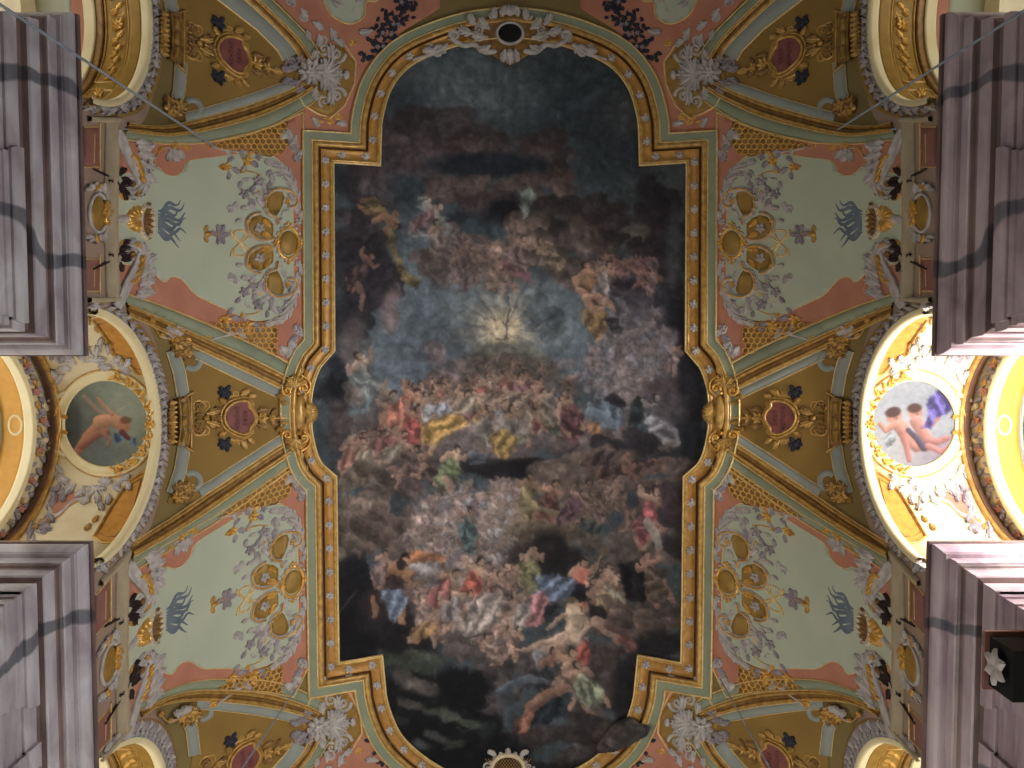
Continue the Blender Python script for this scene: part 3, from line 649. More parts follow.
o_ = web([(302, 74), (292, 58), (268, 23), (240, 0), (214, -20), (160, -20), (170, 20), (178, 60), (176, 90), (168, 122), (190, 121), (242, 106), (282, 91)],
    [([(294, 84), (281, 88.5), (242, 102), (205, 113), (185, 118)], 5), ([(290, 57), (284, 46), (262, 24), (231, 0), (205, -20)], 8)], [([(176, 38), (174, 20), (169, -4), (164, -20)], 6), ([(181, 62), (179, 90), (172, 116)], 6)], [(108, -1)])
outer4(o_, 'ochre vault panel banded in blue grey around the %s tablet')
def rib(P, Q):
    rb = thing('vault_rib', '', 'vault rib', vault_pt(*P[len(P)//2]), 'ribs of the window vaults')
    P = np.array(P, float); Q = np.array(Q, float)              # P: outer (panel) edge, Q: inner edge
    L = lambda t: P*(1-t)+Q*t
    def band(t0, t1, d0, d1, m, name, peak=None):
        G = []; A, B = cat_rom(L(t0), 6), cat_rom(L(t1), 6)
        for a, b in zip(A, B): G.append([[*a, -.3], [*(a*.95+b*.05), d0], [*(a*.5+b*.5), (d0+d1)/2 if peak is None else peak], [*(a*.05+b*.95), d1], [*b, -.3]])
        Rel().grid(G).build(name, m, rb)
    band(-.03, .03, 1.8, 1.8, 'gilt_line', 'outer_fillet', 2.8); band(.03, .46, 1.6, 1.6, 'green_band', 'green_band'); band(.44, .5, 2.6, 2.6, 'gilt_line', 'gilt_fillet', 3.2)
    band(.5, .64, 2.4, 3.6, 'gilt', 'gilt_moulding', 4.4); band(.64, .8, 1.6, 1.6, 'gold_dark', 'hollow', .6)
    band(.8, .94, 2.6, 2.2, 'gilt', 'inner_moulding', 3.4); band(.94, 1, 2.2, 1.6, 'gilt_line', 'inner_fillet', 2.2)
    return rb
for nm, P, Q in (('upper', [(289, 364), (261, 348.5), (200, 321.5), (160, 305.5), (124, 293)], [(289, 394), (252, 376), (196, 349.5), (160, 331), (128, 316)]),
                 ('lower', [(290, 470), (262, 490), (233, 511), (190, 538), (133, 571)], [(289, 438), (255, 460), (200, 497), (165, 521), (130, 542)])):
    m_ = rib(P, Q); m_['label'] = 'green and gilt rib on the %s edge of the middle left window vault' % nm; dup(m_, 0, True, 'green and gilt rib on the %s edge of the middle right window vault' % nm)
for nm, P, Q in (('inner', [(322, 95), (305, 108), (263, 129), (200, 143), (165, 144), (123, 139)], [(304, 82), (282, 92), (242, 106), (180, 123), (152, 126), (128, 122)]),
                 ('outer', [(322, 57), (305, 33), (272, 0), (250, -22)], [(303, 68), (290, 45), (267, 21), (240, 0), (215, -20)][:1]+[(290, 45), (250, 6), (222, -16)])):
    outer4(rib(P, Q), 'green and gilt rib on the '+nm+' edge of the %s window vault')
# --- red tablet
tb = thing('inscription_tablet', '', 'tablet', vault_pt(238, 418), 'red tablets on the window vaults')
TP = [(223.9, 418), (226, 409.6), (232.8, 403.2), (242, 401), (247.6, 402), (248, 407), (252, 411), (254.2, 418), (252, 424), (249, 427), (247.8, 432.5), (241.3, 434), (233.6, 431), (227, 426)]
TPs = list(cat_rom(TP, 3, True))
p = Rel().fill(TPs, 3.0, 6).build('red_plate', 'red_tablet', tb)
r = Rel(); r.strip(TPs, [(-1.8, 1), (-1.5, 4), (-.4, 5), (.8, 4), (1.2, 3)], True, 5); r.strip([( (x-239)*1.2+238.5, (y-418)*1.2+418) for x, y in TPs], half_round(1.5, 3.2), True, 6); r.build('gilt_rim', 'gilt', tb)
r = Rel()
for x, ys_ in ((236.4, range(-10, 11, 4)), (244.2, range(-6, 7, 4))):
    for y in ys_:
        r.strip([(x-2.2, 418+y-1), (x+2.2, 418+y-1)], [(-.4, 3.1), (0, 3.5), (.4, 3.1)], False, 9)
        r.strip([(x-2.2, 418+y+.9), (x+2.2, 418+y+.9)], [(-.4, 3.1), (0, 3.5), (.4, 3.1)], False, 9)
        xx = x+(-2 if (y//4) % 2 else .2); r.strip([(xx, 418+y-1), (xx, 418+y+.9)], [(-.35, 3.1), (0, 3.5), (.35, 3.1)], False, 9)
r.build('lettering', 'letter', p)
g, d, k_ = Rel(), Rel(), Rel()
for sg in (-1, 1):
    Y = lambda v: 418+sg*v
    g.spiral((250.5, Y(14)), 4.2, 1.4, 2, sg, 1.5, .8); g.spiral((236, Y(24)), 3.6, 1.4, 1, -sg, 1.3, .7); g.tube([(228, Y(20)), (234, Y(22)), (242, Y(22)), (248, Y(19))], 1.5, 1.1)
    g.leaf((240, Y(22)), sg*.8, 11, 2.6, .4, 2, 1.5); g.leaf((247, Y(20)), sg*.5, 9, 2.4, .4, 2, 1.5); g.leaf((226, Y(14)), PI-sg*.6, 9, 2.6, .4, 2, 1.5)
    d.leaf((256, Y(6)), sg*.5, 13, 3, -sg*.8, 2.2, 1.2); d.leaf((262, Y(4)), sg*.9, 9, 2.6, .4, 2, 1.2); d.leaf((270, Y(3)), sg*.7, 9, 2.4, -.5, 2, 1.2); d.leaf((221, Y(6)), PI-sg*.7, 8, 2.6, .3, 2, 1.2)
    g.spiral((198, Y(11.5)), 7, 1.6, 0, sg, 1.7, .9); d.flower((198, Y(11.5)), 5, 6, 1.8, 0, 1); g.tube([(203, Y(17)), (208, Y(16)), (209, Y(11)), (206, Y(8))], 1.2, .8); g.leaf((206, Y(4)), sg*.3, 14, 2.8, 0, 2, 1.5); d.leaf((213, Y(3)), sg*.9, 9, 2.6, .4, 2, 1.2); d.leaf((204, Y(3)), PI, 9, 2.4, 0, 2, 1.2)
    for an, l in ((PI-.2, 9), (PI+.5, 9), (PI-.9, 8), (-1.2, 8), (1.3, 8), (.3, 6)): k_.leaf((226, Y(26)), an, l, 2.8, .3, 1.6, .8)
    k_.dome((224, Y(26)), 4, 4, 0, 2, .8)
g.flower((262, 418), 6, 6, 2, 0, 1.6); g.flower((272, 418), 4.6, 5, 1.8, 0, 1.6); g.leaf((275, 418), 0, 12, 2.6, 0, 2, 1.2); g.dome((206, 418), 3, h=3.4, base=1.2); d.leaf((224, 418), PI, 12, 3, 0, 2.2, 1.6); g.leaf((219, 418), PI, 9, 2.4, 0, 2, 1.8)
g.build('gilt_scroll', 'gilt', tb); d.build('gilt_foliage', 'gold_dark', tb); k_.build('dark_bouquet', 'dark_leaf', tb)
six(tb, 'dark red lettered tablet in gilt scrollwork on the %s window vault')
# --- gilt bracket over the arch
br = thing('gilt_bracket', '', 'wall bracket', vault_pt(182, 422), 'gilt brackets over the arches')
r = Rel(); r.strip([(182, 398), (183.5, 410), (183.8, 422), (183.5, 434), (181.5, 446)], [(-6, -.3), (-6, 5), (-4.6, 6), (-3.6, 5), (3.2, 5), (4.4, 6.4), (5.6, 6), (6, -.3)]); r.build('shelf', 'gold_dark', br)
r = Rel()
for a_, b_ in ((402, 414), (416, 428), (430, 442)): r.fill([(180.4, a_), (186, a_), (186, b_), (180.4, b_)], 5.6)
r.build('panel', 'gold_field', br)
r = Rel()
for sg in (-1, 1): r.strip([(184, 422+sg*24), (188, 422+sg*27), (193, 422+sg*30)], half_round(1.6, 4)); r.strip([(190, 422+sg*26), (190.5, 422)], half_round(1.5, 5))
r.build('crest_moulding', 'gilt', br)
r = Rel()
for k in range(9):
    y = 402+k*5; r.leaf((176, y), PI+(k-4)*.06, 11, 3.2, 0, 3, 3); 
    if k % 2: r.dome((172, y), 2.4, h=3.4, base=3)
r.shell((176, 422), 12, PI, 2.6, 7, .4); r.build('leaf_drop', 'gilt', br)
six(br, 'gilt bracket with leaf drops under the %s red tablet', ('upper left', 'middle right', 'upper right'))
# --- flower sprays in the lower corners of each web
for nm, y, sg in (('upper', 346, 1), ('lower', 494, -1)):
    fl = thing('flower_spray', '', 'stucco ornament', vault_pt(182, y), 'gilt flower sprays in the web corners'); g, d = Rel(), Rel()
    g.flower((178, y-3*sg), 7, 6, 2.6, 0, 1.2); g.flower((188, y+6*sg), 6, 6, 2.4, .4, 1.2); g.flower((184, y+sg*-4), 4.5, 5, 2, 0, 2); g.flower((178, y+8*sg), 4.5, 5, 2, 0, 1.5)
    for an, l in ((.6, 15), (1.2, 13), (0, 12), (2, 12), (2.8, 12), (-.6, 11), (-1.5, 9), (3.6, 11)): d.leaf((182, y+2*sg), sg*an, l, 3.4, .5, 2.4, .8)
    g.build('blossom', 'gilt', fl); d.build('leaves', 'gold_dark', fl)
    six(fl, 'gilt flower spray in the '+nm+' corner of the %s window vault')
# --- white keystone clusters where the outer webs meet the ceiling
up = lambda x, y: (x, y)
ks = thing('keystone_cluster', '', 'stucco ornament', vault_pt(318, 75), 'white flower clusters')
p = Rel(); p.fill([(292, 84), (297, 66), (312, 54), (330, 44), (342, 46), (354, 62), (352, 84), (342, 104), (330, 116), (318, 112), (304, 104)], .9); p.build('ochre_ground', 'gold_field', ks)
r = Rel(); r.strip([(292, 84), (304, 106), (318, 114), (330, 118), (344, 106), (354, 84), (356, 62), (344, 44)], half_round(1.1, 2.2)); r.build('gilt_edge', 'gilt_line', ks)
w, l = Rel(), Rel()
for k in range(10):
    a_ = 2*PI*k/10; w.leaf((311+4*math.cos(a_), 72+4*math.sin(a_)), a_, 10, 3.6, .2, 3, 2)
w.flower((310, 72), 6, 6, 3, 0, 3.5)
for k in range(7):
    a_ = -1.2+k*.4; w.leaf((322, 75), a_, 22-abs(k-3)*1.5, 3.4, .25*(k-3), 2.8, 2)
for sg in (-1, 1):
    w.spiral((336, 75+sg*20), 9, 1.6, 0, -sg, 2.2, 1); w.spiral((324, 75+sg*26), 6, 1.4, 2, sg, 1.8, .8); w.leaf((330, 75+sg*10), sg*1.2, 22, 3.6, sg*.9, 2.6, 1.6); w.leaf((316, 75+sg*12), sg*2., 14, 3.4, -sg*.9, 2.6, 1.6)
    l.leaf((300, 75+sg*6), PI-sg*.5, 13, 3.6, sg*.8, 2.6, 1.4); l.spiral((290, 75+sg*12), 6, 1.5, 0, sg, 1.9, .9); l.leaf((292, 75+sg*4), PI-sg*.2, 12, 3.4, -sg*.4, 2.4, 1.4); l.flower((300, 75+sg*15), 5, 5, 2.2, 0, 1.4)
w.flower((338, 75), 5, 6, 2.4, 0, 2.6); w.dome((346, 75), 3.4, 5, 0, 3.4, 1.6)
w.build('white_flowers', 'stucco', ks); l.build('grey_leaves', 'stucco_lilac', ks)
g = Rel(); g.spiral((338, 116), 4, 1.4, 0, 1, 1.3, .7); g.leaf((330, 118), PI, 7, 2, 0, 1.6, 1.2); g.spiral((352, 42), 4, 1.4, 0, 1, 1.3, .7); g.build('gilt_curl', 'gold_bright', ks)
ks['label'] = 'white stucco flower cluster at the tip of the upper left window vault'
dup(ks, 0, True, 'white stucco flower cluster at the tip of the upper right window vault')
flipped(ks, False, 'white stucco flower cluster at the tip of the lower left window vault')
flipped(ks, True, 'white stucco flower cluster at the tip of the lower right window vault')
# --- painted end fields beside the head and foot of the frame
t = thing('painted_end_field', '', 'wall panel', vault_pt(350, 60), 'pink end fields')
Rel().fill([(326, 56), (306, 31), (274, -2), (255, -22), (440, -22), (440, 8), (405, 30), (385, 52), (372, 82), (366, 112), (366, 140), (303, 129), (303, 110), (326, 94)], .5).build('pink_ground', 'pink', t)
gp = list(cat_rom([(316, -20), (322, -2), (332, 16), (350, 24), (364, 16), (366, 2), (378, 0), (380, -20)], 4))
Rel().fill(gp, 1.2).build('green_lobe', 'green_field', t); r = Rel(); r.strip(gp, half_round(1, 2.4)); r.build('gilt_edge', 'gilt_line', t)
r = Rel(); r.spiral((349, 8), 5, 1.4, 0, 1, 1.4, .7)
for x, y, an, l in ((343, 6, PI, 12), (356, 4, -1, 12), (372, 30, 2.6, 14), (330, 28, .9, 15), (312, 22, .3, 14), (300, 8, .8, 15), (318, 34, 1.2, 14), (334, 40, .2, 13), (286, -6, .6, 14), (306, 30, 1.0, 12), (336, 124, -.3, 12), (312, 118, .6, 12)): r.leaf((x, y), an, l, 3, .9, 2, 1.2)
for x, y, sg in ((304, 16, 1), (322, 40, -1), (290, 2, -1)): r.spiral((x, y), 5, 1.4, 1, sg, 1.5, .7)
r.build('leaf_curl', 'stucco', t); g = Rel(); g.spiral((330, 121), 3.6, 1.4, 0, 1, 1.2, .7); g.leaf((324, 122), PI, 8, 2, .3, 1.6, 1.2); g.build('gilt_curl', 'gold_bright', t)
leaves = [(402+RNG.normal()*8-(y*.62), 12+y) for y in RNG.uniform(-24, 48, 70)]; r = Rel()
for (a, b) in leaves:
    for _ in range(2): r.leaf((a+RNG.normal()*2, b+RNG.normal()*2), RNG.uniform(0, 6.28), RNG.uniform(4, 7), RNG.uniform(1.5, 2.4), .4, 1, .9, 0, 4)
r.build('dark_leaves', 'dark_leaf', t); r = Rel()
for (a, b) in leaves[::7]: r.flower((a, b), 2.6, 5, 1, 0, 1.5)
r.build('pale_blossom', 'stucco_lilac', t)
outer4(t, 'pink painted field with dark painted leaves at the %s shoulder of the fresco frame')
# ================================================================== arches and gallery vaults (built once per kind, left)
def arc_px(X, yc, dz=0, n=44, f=garch, half=GH-.01, lim=1.):
    t = np.linspace(-PI/2*lim, PI/2*lim, n); y = half*np.sin(t)
    return proj(np.stack([np.full(n, -X), yc+y, f(y)+dz], -1))
def arc_band(R_, X0, X1, yc, d0, d1, rise=0, f=garch, half=GH-.01, lim=1., ns=5, shape=None):
    """a band along the arch between depths X0 and X1 of the gallery vault, standing proud by d metres"""
    t = np.linspace(-PI/2*lim, PI/2*lim, 49); G = []
    for a in t:
        y = half*math.sin(a); z = float(f(np.float64(y))); nn = np.array([math.sin(a)*1., math.cos(a)*1.]); row = []
        for k in range(ns+1):
            q = k/ns; d = (d0+(d1-d0)*q) if shape is None else d0*shape[k]
            row.append([-(X0+(X1-X0)*q), yc+y-nn[0]*d, z-nn[1]*d+EYE])
        row = [[row[0][0], yc+y, z+EYE]]+row+[[row[-1][0], yc+y, z+EYE]]
        G.append(row)
    return R_.grid(G)
ident = lambda V: V
def world(r, name, m, parent): return r.build(name, m, parent, mapper=ident)
def window_arch(yc, kind, label):
    t = thing('window_arch', label, 'arch', (-XW-.5, yc, 14+EYE), 'window arches')
    world(arc_band(Rel(), XW-.05, XW+.11, yc, .09, .06, shape=[.6, 1, 1, .9, .9, .6]), 'cream_edge', 'cream', t)
    # foliage trail on the wall over the arch, with its grey fillet
    P = arc_px(XW-.0, yc, .24, 60, half=GH+.06, lim=.95); r = Rel(); r2 = Rel(); P2 = densify(P, 5.)
    for i, p in enumerate(P2):
        j = min(i+1, len(P2)-1); a_ = math.atan2(*(P2[j]-P2[max(j-1, 0)])[::-1])
        (r if i % 3 else r2).leaf(p, a_+(1.0 if i % 2 else -1.0), 7.4, 2.6, .9, 2, 1.2, 1, 6)
        if i % 3 == 0: r2.flower(p, 3.2, 5, 1.6, 0, 1.4)
    r.build('leaf_trail', 'stucco_lilac', t); r2.build('trail_blossom', 'stucco', t)
    P = arc_px(XW, yc, .47, 50, half=GH+.10, lim=.93); r = Rel(); r.strip(P, half_round(2.6, 2.2)); r.build('olive_moulding', 'ochre', t)
    P = arc_px(XW, yc, .08, 50, half=GH+.01, lim=.96); r = Rel(); r.strip(P, half_round(1.3, 2.6)); r.build('grey_fillet', 'blue_grey', t)
    if kind == 'coffer':
        world(arc_band(Rel(), XW+.11, XW+.30, yc, .05, .05), 'gold_border', 'gold_field', t)
        world(arc_band(Rel(), XW+.30, XW+.72, yc, .02, .02), 'gold_soffit', 'gold_field', t)
        world(arc_band(Rel(), XW+.72, XW+.84, yc, .07, .05), 'gold_listel', 'gold_dark', t)
        world(arc_band(Rel(), XW+.84, XW+1.02, yc, .09, .07), 'cream_listel', 'cream', t)
        world(arc_band(Rel(), XW+1.02, XW+1.22, yc, .03, .03), 'pink_band', 'pink', t)
        world(arc_band(Rel(), XW+1.22, XB, yc, .02, .02), 'green_band', 'green_field', t)
        # relief panel and its leaf relief at the crown, short panels below
        def ap(X, a): y = (GH-.01)*math.sin(a); return proj(np.array([-X, yc+y, float(garch(np.float64(y)))]))
        r, g = Rel(), Rel()
        for a0, a1 in ((-.62, .62), (.74, 1.25), (-1.25, -.74)):
            Q = [ap(XW+.33, v) for v in np.linspace(a0, a1, 14)]+[ap(XW+.69, v) for v in np.linspace(a1, a0, 14)]
            r.strip(Q, half_round(1.2, 2.6), True, 12)
        for v in np.linspace(-.52, .52, 9):
            c = ap(XW+.51, v)
            for sg in (-1, 1): g.spiral(c+[sg*3, 3], 4, 1.3, 0, sg, 1.3, .7); g.leaf(c, PI/2*sg+.4, 9, 2.4, .6, 2, 1.2)
        g.flower(ap(XW+.51, 0), 6, 8, 2.2, 0, 1.6)
        for v in (-.8, .8, -1.0, 1.0): g.flower(ap(XW+.51, v), 5, 6, 2, 0, 1.2)
        r.build('panel_moulding', 'gilt', t); g.build('leaf_relief', 'gold_bright', t)
        g = Rel(); c = ap(XW+1.36, .0); g.flower(c, 4, 6, 1.6, 0, 1); g.build('gilt_boss', 'gilt', t)
    else:
        world(arc_band(Rel(), XW+.11, XB, yc, .012, .012), 'cream_soffit', 'stucco_cream', t)
        for P in ([(92, 318), (110, 313), (124, 325), (134, 339), (141, 356), (146, 375), (138, 374), (126, 362), (113, 354), (107, 340)],
                  [(147, 470), (129, 481), (118, 496), (106, 516), (94, 537), (102, 543), (114, 543), (126, 530), (136, 512)]):
            c = Rel().fill(P, 1.2, 6).build('coffer', 'coffer', t); r = Rel(); r.strip(P, half_round(1.5, 3.0), True, 7); r.build('coffer_moulding', 'gilt', c)
            Pm_ = np.array(P); cc = Pm_.mean(0); r = Rel(); r.strip(cc+(Pm_-cc)*.8, half_round(.7, 2.0), True, 7); r.build('coffer_fillet', 'gold_dark', c)
    return t
a1 = window_arch(YC[1], 'tondo', 'cream window arch with orange coffers around the painted roundel, left side')
dup(a1, 0, True, 'overexposed cream window arch around the cherub roundel, right side')
a2 = window_arch(YC[0], 'coffer', 'gold and cream window arch with leaf relief, upper left')
dup(a2, 0, True, 'gold and cream window arch with leaf relief, upper right')
dup(a2, YC[2]-YC[0], False, 'gold window arch just showing at the lower left edge'); dup(a2, YC[2]-YC[0], True, 'bright gold window arch just showing at the lower right edge')
# --- window wall: ochre arch with roundels and its stucco frieze
def window_surround(label):
    yc = YC[1]; t = thing('window_surround', label, 'window surround', (-XB-.1, yc, 13.8+EYE), 'window surrounds')
    world(arc_band(Rel(), XB-.06, XB+.10, yc, .10, .08, f=warch, half=WH-.01), 'cream_edge', 'cream', t)
    world(arc_band(Rel(), XB+.10, XB+.48, yc, .03, .03, f=warch, half=WH-.01), 'ochre_soffit', 'ochre_arch', t)
    world(arc_band(Rel(), XB+.48, XB+.60, yc, .07, .05, f=warch, half=WH-.01), 'grey_listel', 'blue_grey', t)
    def ap(X, a): y = (WH-.01)*math.sin(a); return proj(np.array([-X, yc+y, float(warch(np.float64(y)))]))
    for a in (0, -.95, .95):
        c = ap(XB+.27, a); r = Rel(); r.ellipse_ring(c, 6.5, 9.5, half_round(1.8, 2.6), n=28); r.build('cream_ring', 'cream', t)
    # moulding and frieze on the gallery vault in front of the window
    world(arc_band(Rel(), XB-.16, XB-.05, yc, .10, .07), 'dark_moulding', 'dark_moulding', t)
    world(arc_band(Rel(), XB-.22, XB-.16, yc, .08, .08), 'gilt_fillet', 'gilt', t)
    w, g, p = Rel(), Rel(), Rel()
    def gp(X, a): y = (GH-.02)*math.sin(a); return proj(np.array([-X, yc+y, float(garch(np.float64(y)))]))
    for i, a in enumerate(np.linspace(-1.25, 1.25, 46)):
        c = gp(XB, a)*.5+ap(XB, a)*.5+[1.5*math.sin(i*2.1), 0]; dr = 1.57+.1*math.sin(i*1.7)
        w.leaf(c, dr+(1. if i % 2 else -1.), 9, 3, .7, 2.2, 1)
        if i % 4 == 0: g.leaf(c, dr+2.4, 8, 2.2, .5, 2, 1.4)
        if i % 5 == 2: p.flower(c, 4, 5, 2, 0, 1.2)
        c = gp(XB-.40-.05*math.sin(i*1.3), a*1.0)
        if abs(a) > .55: w.leaf(c, 2.2*math.sin(i), 12, 3.4, .9, 2.4, 1); 
        if abs(a) > .55 and i % 2: w.spiral(c, 5, 1.3, i, 1 if i % 4 > 1 else -1, 1.6, .8)
    w.build('leaf_frieze', 'stucco_lilac', t); g.build('gilt_leaves', 'gold_bright', t); p.build('pink_blossom', 'pink', t); return t
ws = window_surround('ochre window arch with cream ring and leafy frieze at the left edge')
dup(ws, 0, True, 'glaring white window arch with leafy frieze at the right edge')
# --- roundel frame with gilt sprays
tf = thing('roundel_frame', '', 'picture frame', vault_pt(107, 423), 'roundel frames')
r = Rel(); r.ellipse_ring((106.5, 423.5), 46.5, 48.5, [(-5.5, -.2), (-5, 2.5), (-3.6, 3.4), (-2.4, 2.2), (2.4, 2.2), (3.4, 3.6), (5, 3), (5.6, -.2)], n=64); r.build('cream_ring', 'cream', tf)
r = Rel(); r.ellipse_ring((106.5, 423.5), 42.4, 44.4, half_round(1.1, 3.4), n=64); r.ellipse_ring((106.5, 423.5), 52.2, 54.2, half_round(.9, 2.6), n=64); r.build('gilt_fillet', 'gilt', tf)
g = Rel()
for k in range(26):
    a_ = -1.35+k*2.7/25; c = (105+46*math.cos(a_), 423.5+49*math.sin(a_))
    g.leaf(c, a_+PI/2*(1 if a_ > 0 else -1)+(.7 if k % 2 else -.7), 7, 2., .5, 1.8, 3.6)
    if k % 3 == 0: g.spiral((c[0], c[1]), 3.4, 1.3, a_, 1, 1.2, .6, 1.1, 3.4)
for a_ in (-1.35, 1.35): g.spiral((106.5+49*math.cos(a_), 423.5+51*math.sin(a_)), 5, 1.5, 0, 1 if a_ > 0 else -1, 1.5, .8)
g.flower((151, 424), 5, 6, 2, 0, 4); g.dome((147, 424), 2, h=3, base=4); g.build('gilt_spray', 'gold_bright', tf)
w, g = Rel(), Rel()
for sg in (-1, 1):
    Y = lambda v: 424+sg*v
    w.tube([(64, Y(31)), (56, Y(27)), (51, Y(20)), (50, Y(11)), (54, Y(6))], 3.2, 2.4, 1.2, 1.); w.spiral((54, Y(9)), 4.5, 1.3, 0, sg, 1.8, .9); w.leaf((58, Y(28)), sg*.3+PI, 12, 3.4, sg*.4, 2.6, 2); w.leaf((48, Y(14)), PI-sg*.6, 10, 3, .4, 2.4, 1.5)
    g.leaf((58, Y(20)), PI/2*sg+PI, 12, 2.8, .4, 2.4, 3); g.spiral((58, Y(12)), 4, 1.3, 0, -sg, 1.4, .8); g.leaf((61, Y(8)), 0, 8, 2.6, .4, 2, 2.5)
w.build('clasp', 'stucco_cream', tf); g.build('clasp_foliage', 'gold_bright', tf)
r = Rel(); r.fill([(52, 416), (62, 414), (62, 434), (52, 432)], 1.6); r.build('clasp_ground', 'pink', tf)
# plain stucco scrolls filling round the roundel
for sg in (-1, 1):
    sc = thing('stucco_scrollwork', '', 'stucco ornament', vault_pt(80, 424+sg*62), 'scrollwork around the roundels'); w, p, g = Rel(), Rel(), Rel(); ud = 'below' if sg > 0 else 'above'
    Y = lambda v: 424+sg*v
    for (x, y, an, l, cu) in ((98, 58, -.3, 14, .8), (92, 62, .6, 14, -.8), (84, 62, 1.8, 15, .9), (76, 60, 2.6, 15, -.7), (70, 56, 3.0, 14, .8), (64, 50, -2.6, 13, .8), (58, 44, 2.4, 13, -.8), (110, 62, .2, 14, .7), (118, 58, -.3, 14, -.6), (124, 56, .8, 13, .6), (96, 68, 1.2, 13, .6), (100, 76, 1.6, 12, -.5), (90, 72, 2.2, 13, .6), (108, 70, 1.4, 12, .6)):
        w.leaf((x, Y(y)), sg*an, l, 3.4, sg*cu, 2.6, 1)
    w.spiral((88, Y(66)), 6, 1.5, 0, sg, 1.9, .9); w.spiral((102, Y(64)), 5, 1.4, 2, -sg, 1.7, .8); w.spiral((66, Y(58)), 5.5, 1.5, 1, sg, 1.8, .9); w.spiral((118, Y(62)), 5, 1.4, 1, sg, 1.7, .8)
    w.tube([(58, Y(62)), (50, Y(76)), (52, Y(92)), (62, Y(88)), (72, Y(78)), (84, Y(74))], 2, 1.6); p.fill([(88, Y(70)), (60, Y(66)), (52, Y(76)), (53, Y(90)), (62, Y(88)), (72, Y(78)), (84, Y(76))], .9); g.tube([(50, Y(98)), (60, Y(92)), (70, Y(82)), (82, Y(77)), (92, Y(78))], 1.3, 1); g.leaf((52, Y(96)), PI-sg*.4, 14, 3, .4, 2, 1); g.leaf((40, Y(100)), PI-sg*.6, 12, 3, .4, 2, 1)
    for (x, y) in ((104, 80), (98, 92), (90, 100), (112, 74)): g.leaf((x, Y(y)), sg*2, 9, 2.4, .6, 2, 1)
    w.build('white_scroll', 'stucco', sc); p.build('pink_ground', 'pink', sc); g.build('gilt_leaves', 'gilt', sc)
    sc['label'] = 'white scrolls and pink field just '+ud+' the left roundel'; dup(sc, 0, True, 'sunlit white scrolls just '+ud+' the right roundel')
tf['label'] = 'cream and gilt ring frame of the left roundel'; dup(tf, 0, True, 'cream and gilt ring frame of the right roundel')
# ================================================================== marble entablatures on the piers
K = .92
def prof(l): return [(x*K, h*K) for x, h in l]
RIM = prof([(5.77, 12.33), (5.77, 12.245), (5.80, 12.245)])
CORN = prof([(5.80, 12.245), (5.785, 12.19), (5.79, 12.13), (5.815, 12.075), (5.855, 12.03), (5.88, 12.02), (5.88, 12.0), (5.935, 12.0), (5.93, 11.97), (5.935, 11.83), (5.95, 11.80), (5.97, 11.80)])
HOL = prof([(5.97, 11.80), (5.985, 11.785), (6.015, 11.77), (6.03, 11.75)])
BED = prof([(6.03, 11.75), (6.03, 11.70), (6.045, 11.62), (6.05, 11.55), (6.06, 11.54), (6.075, 11.53)])
FRZ = prof([(6.075, 11.53), (6.14, 11.50), (6.15, 11.34)])
ARC = prof([(6.10, 11.34), (6.10, 11.29), (6.105, 11.20), (6.125, 11.14), (6.14, 11.12), (6.175, 11.12), (6.175, 11.01), (6.20, 10.995), (6.205, 10.80), (6.23, 10.79), (6.235, 10.45), (6.3, 10.45)])
def y_at(py, h):
    rx, ry, rz = ray(510, py); return float(ry/rz*h)
def block_part(name, prof, sgn_, y0, y1, m, parent, x_ref=5.77, xback=8.1, push=0., cap=0):
    V = []; Fc = []
    for X, h in prof:
        o = X-x_ref; X = X-push
        V += [(sgn_*xback, y0+o, h+EYE), (sgn_*X, y0+o, h+EYE), (sgn_*X, y1-o, h+EYE), (sgn_*xback, y1-o, h+EYE)]
    for i in range(len(prof)-1):
        for k in range(3): Fc.append((i*4+k, i*4+k+1, i*4+5+k, i*4+4+k))
    if cap: Fc.append((0, 1, 2, 3) if cap > 0 else tuple((len(prof)-1)*4+k for k in range(4)))
    return mesh_obj(name, V, Fc, m, parent, smooth=False)
def entablature(sgn_, y0, y1, label, m, breaks):
    t = thing('marble_entablature', label, 'entablature', (sgn_*5.7, (y0+y1)/2, 11.3+EYE), 'marble entablatures on the piers')
    for nm, P, mm in (('rim', RIM, 'marble_dark_shade'), ('cornice', CORN, m), ('hollow_moulding', HOL, 'marble_dark_shade'), ('bed_moulding', BED, m), ('frieze', FRZ, 'marble_dark_shade'), ('architrave', ARC, m)): block_part(nm, P, sgn_, y0, y1, mm, t, 5.77*K, 7.4, cap=(nm == 'rim')-(nm == 'architrave'))
    for a, b in breaks: block_part('pilaster_break', ARC, sgn_, a, b, m, t, 6.10*K, 6., .05)
    return t
yA0, yA1, yB0 = y_at(15, 12.3*K), y_at(356, 12.3*K), y_at(541, 12.3*K); yB1 = yB0+(yA1-yA0)
for s_, m_, sd in ((-1, 'marble_grey', 'left'), (1, 'marble_mauve_glare', 'right')):
    entablature(s_, yA0, yA1, 'grey veined marble entablature on the upper %s pier' % sd, m_, [(yA0+1.8, yA1-.4)])
    entablature(s_, yB0, yB1, 'grey veined marble entablature on the lower %s pier' % sd, m_, [(yB0+.3, yB0+1.75), (yB0+2.2, yB0+3.1)])
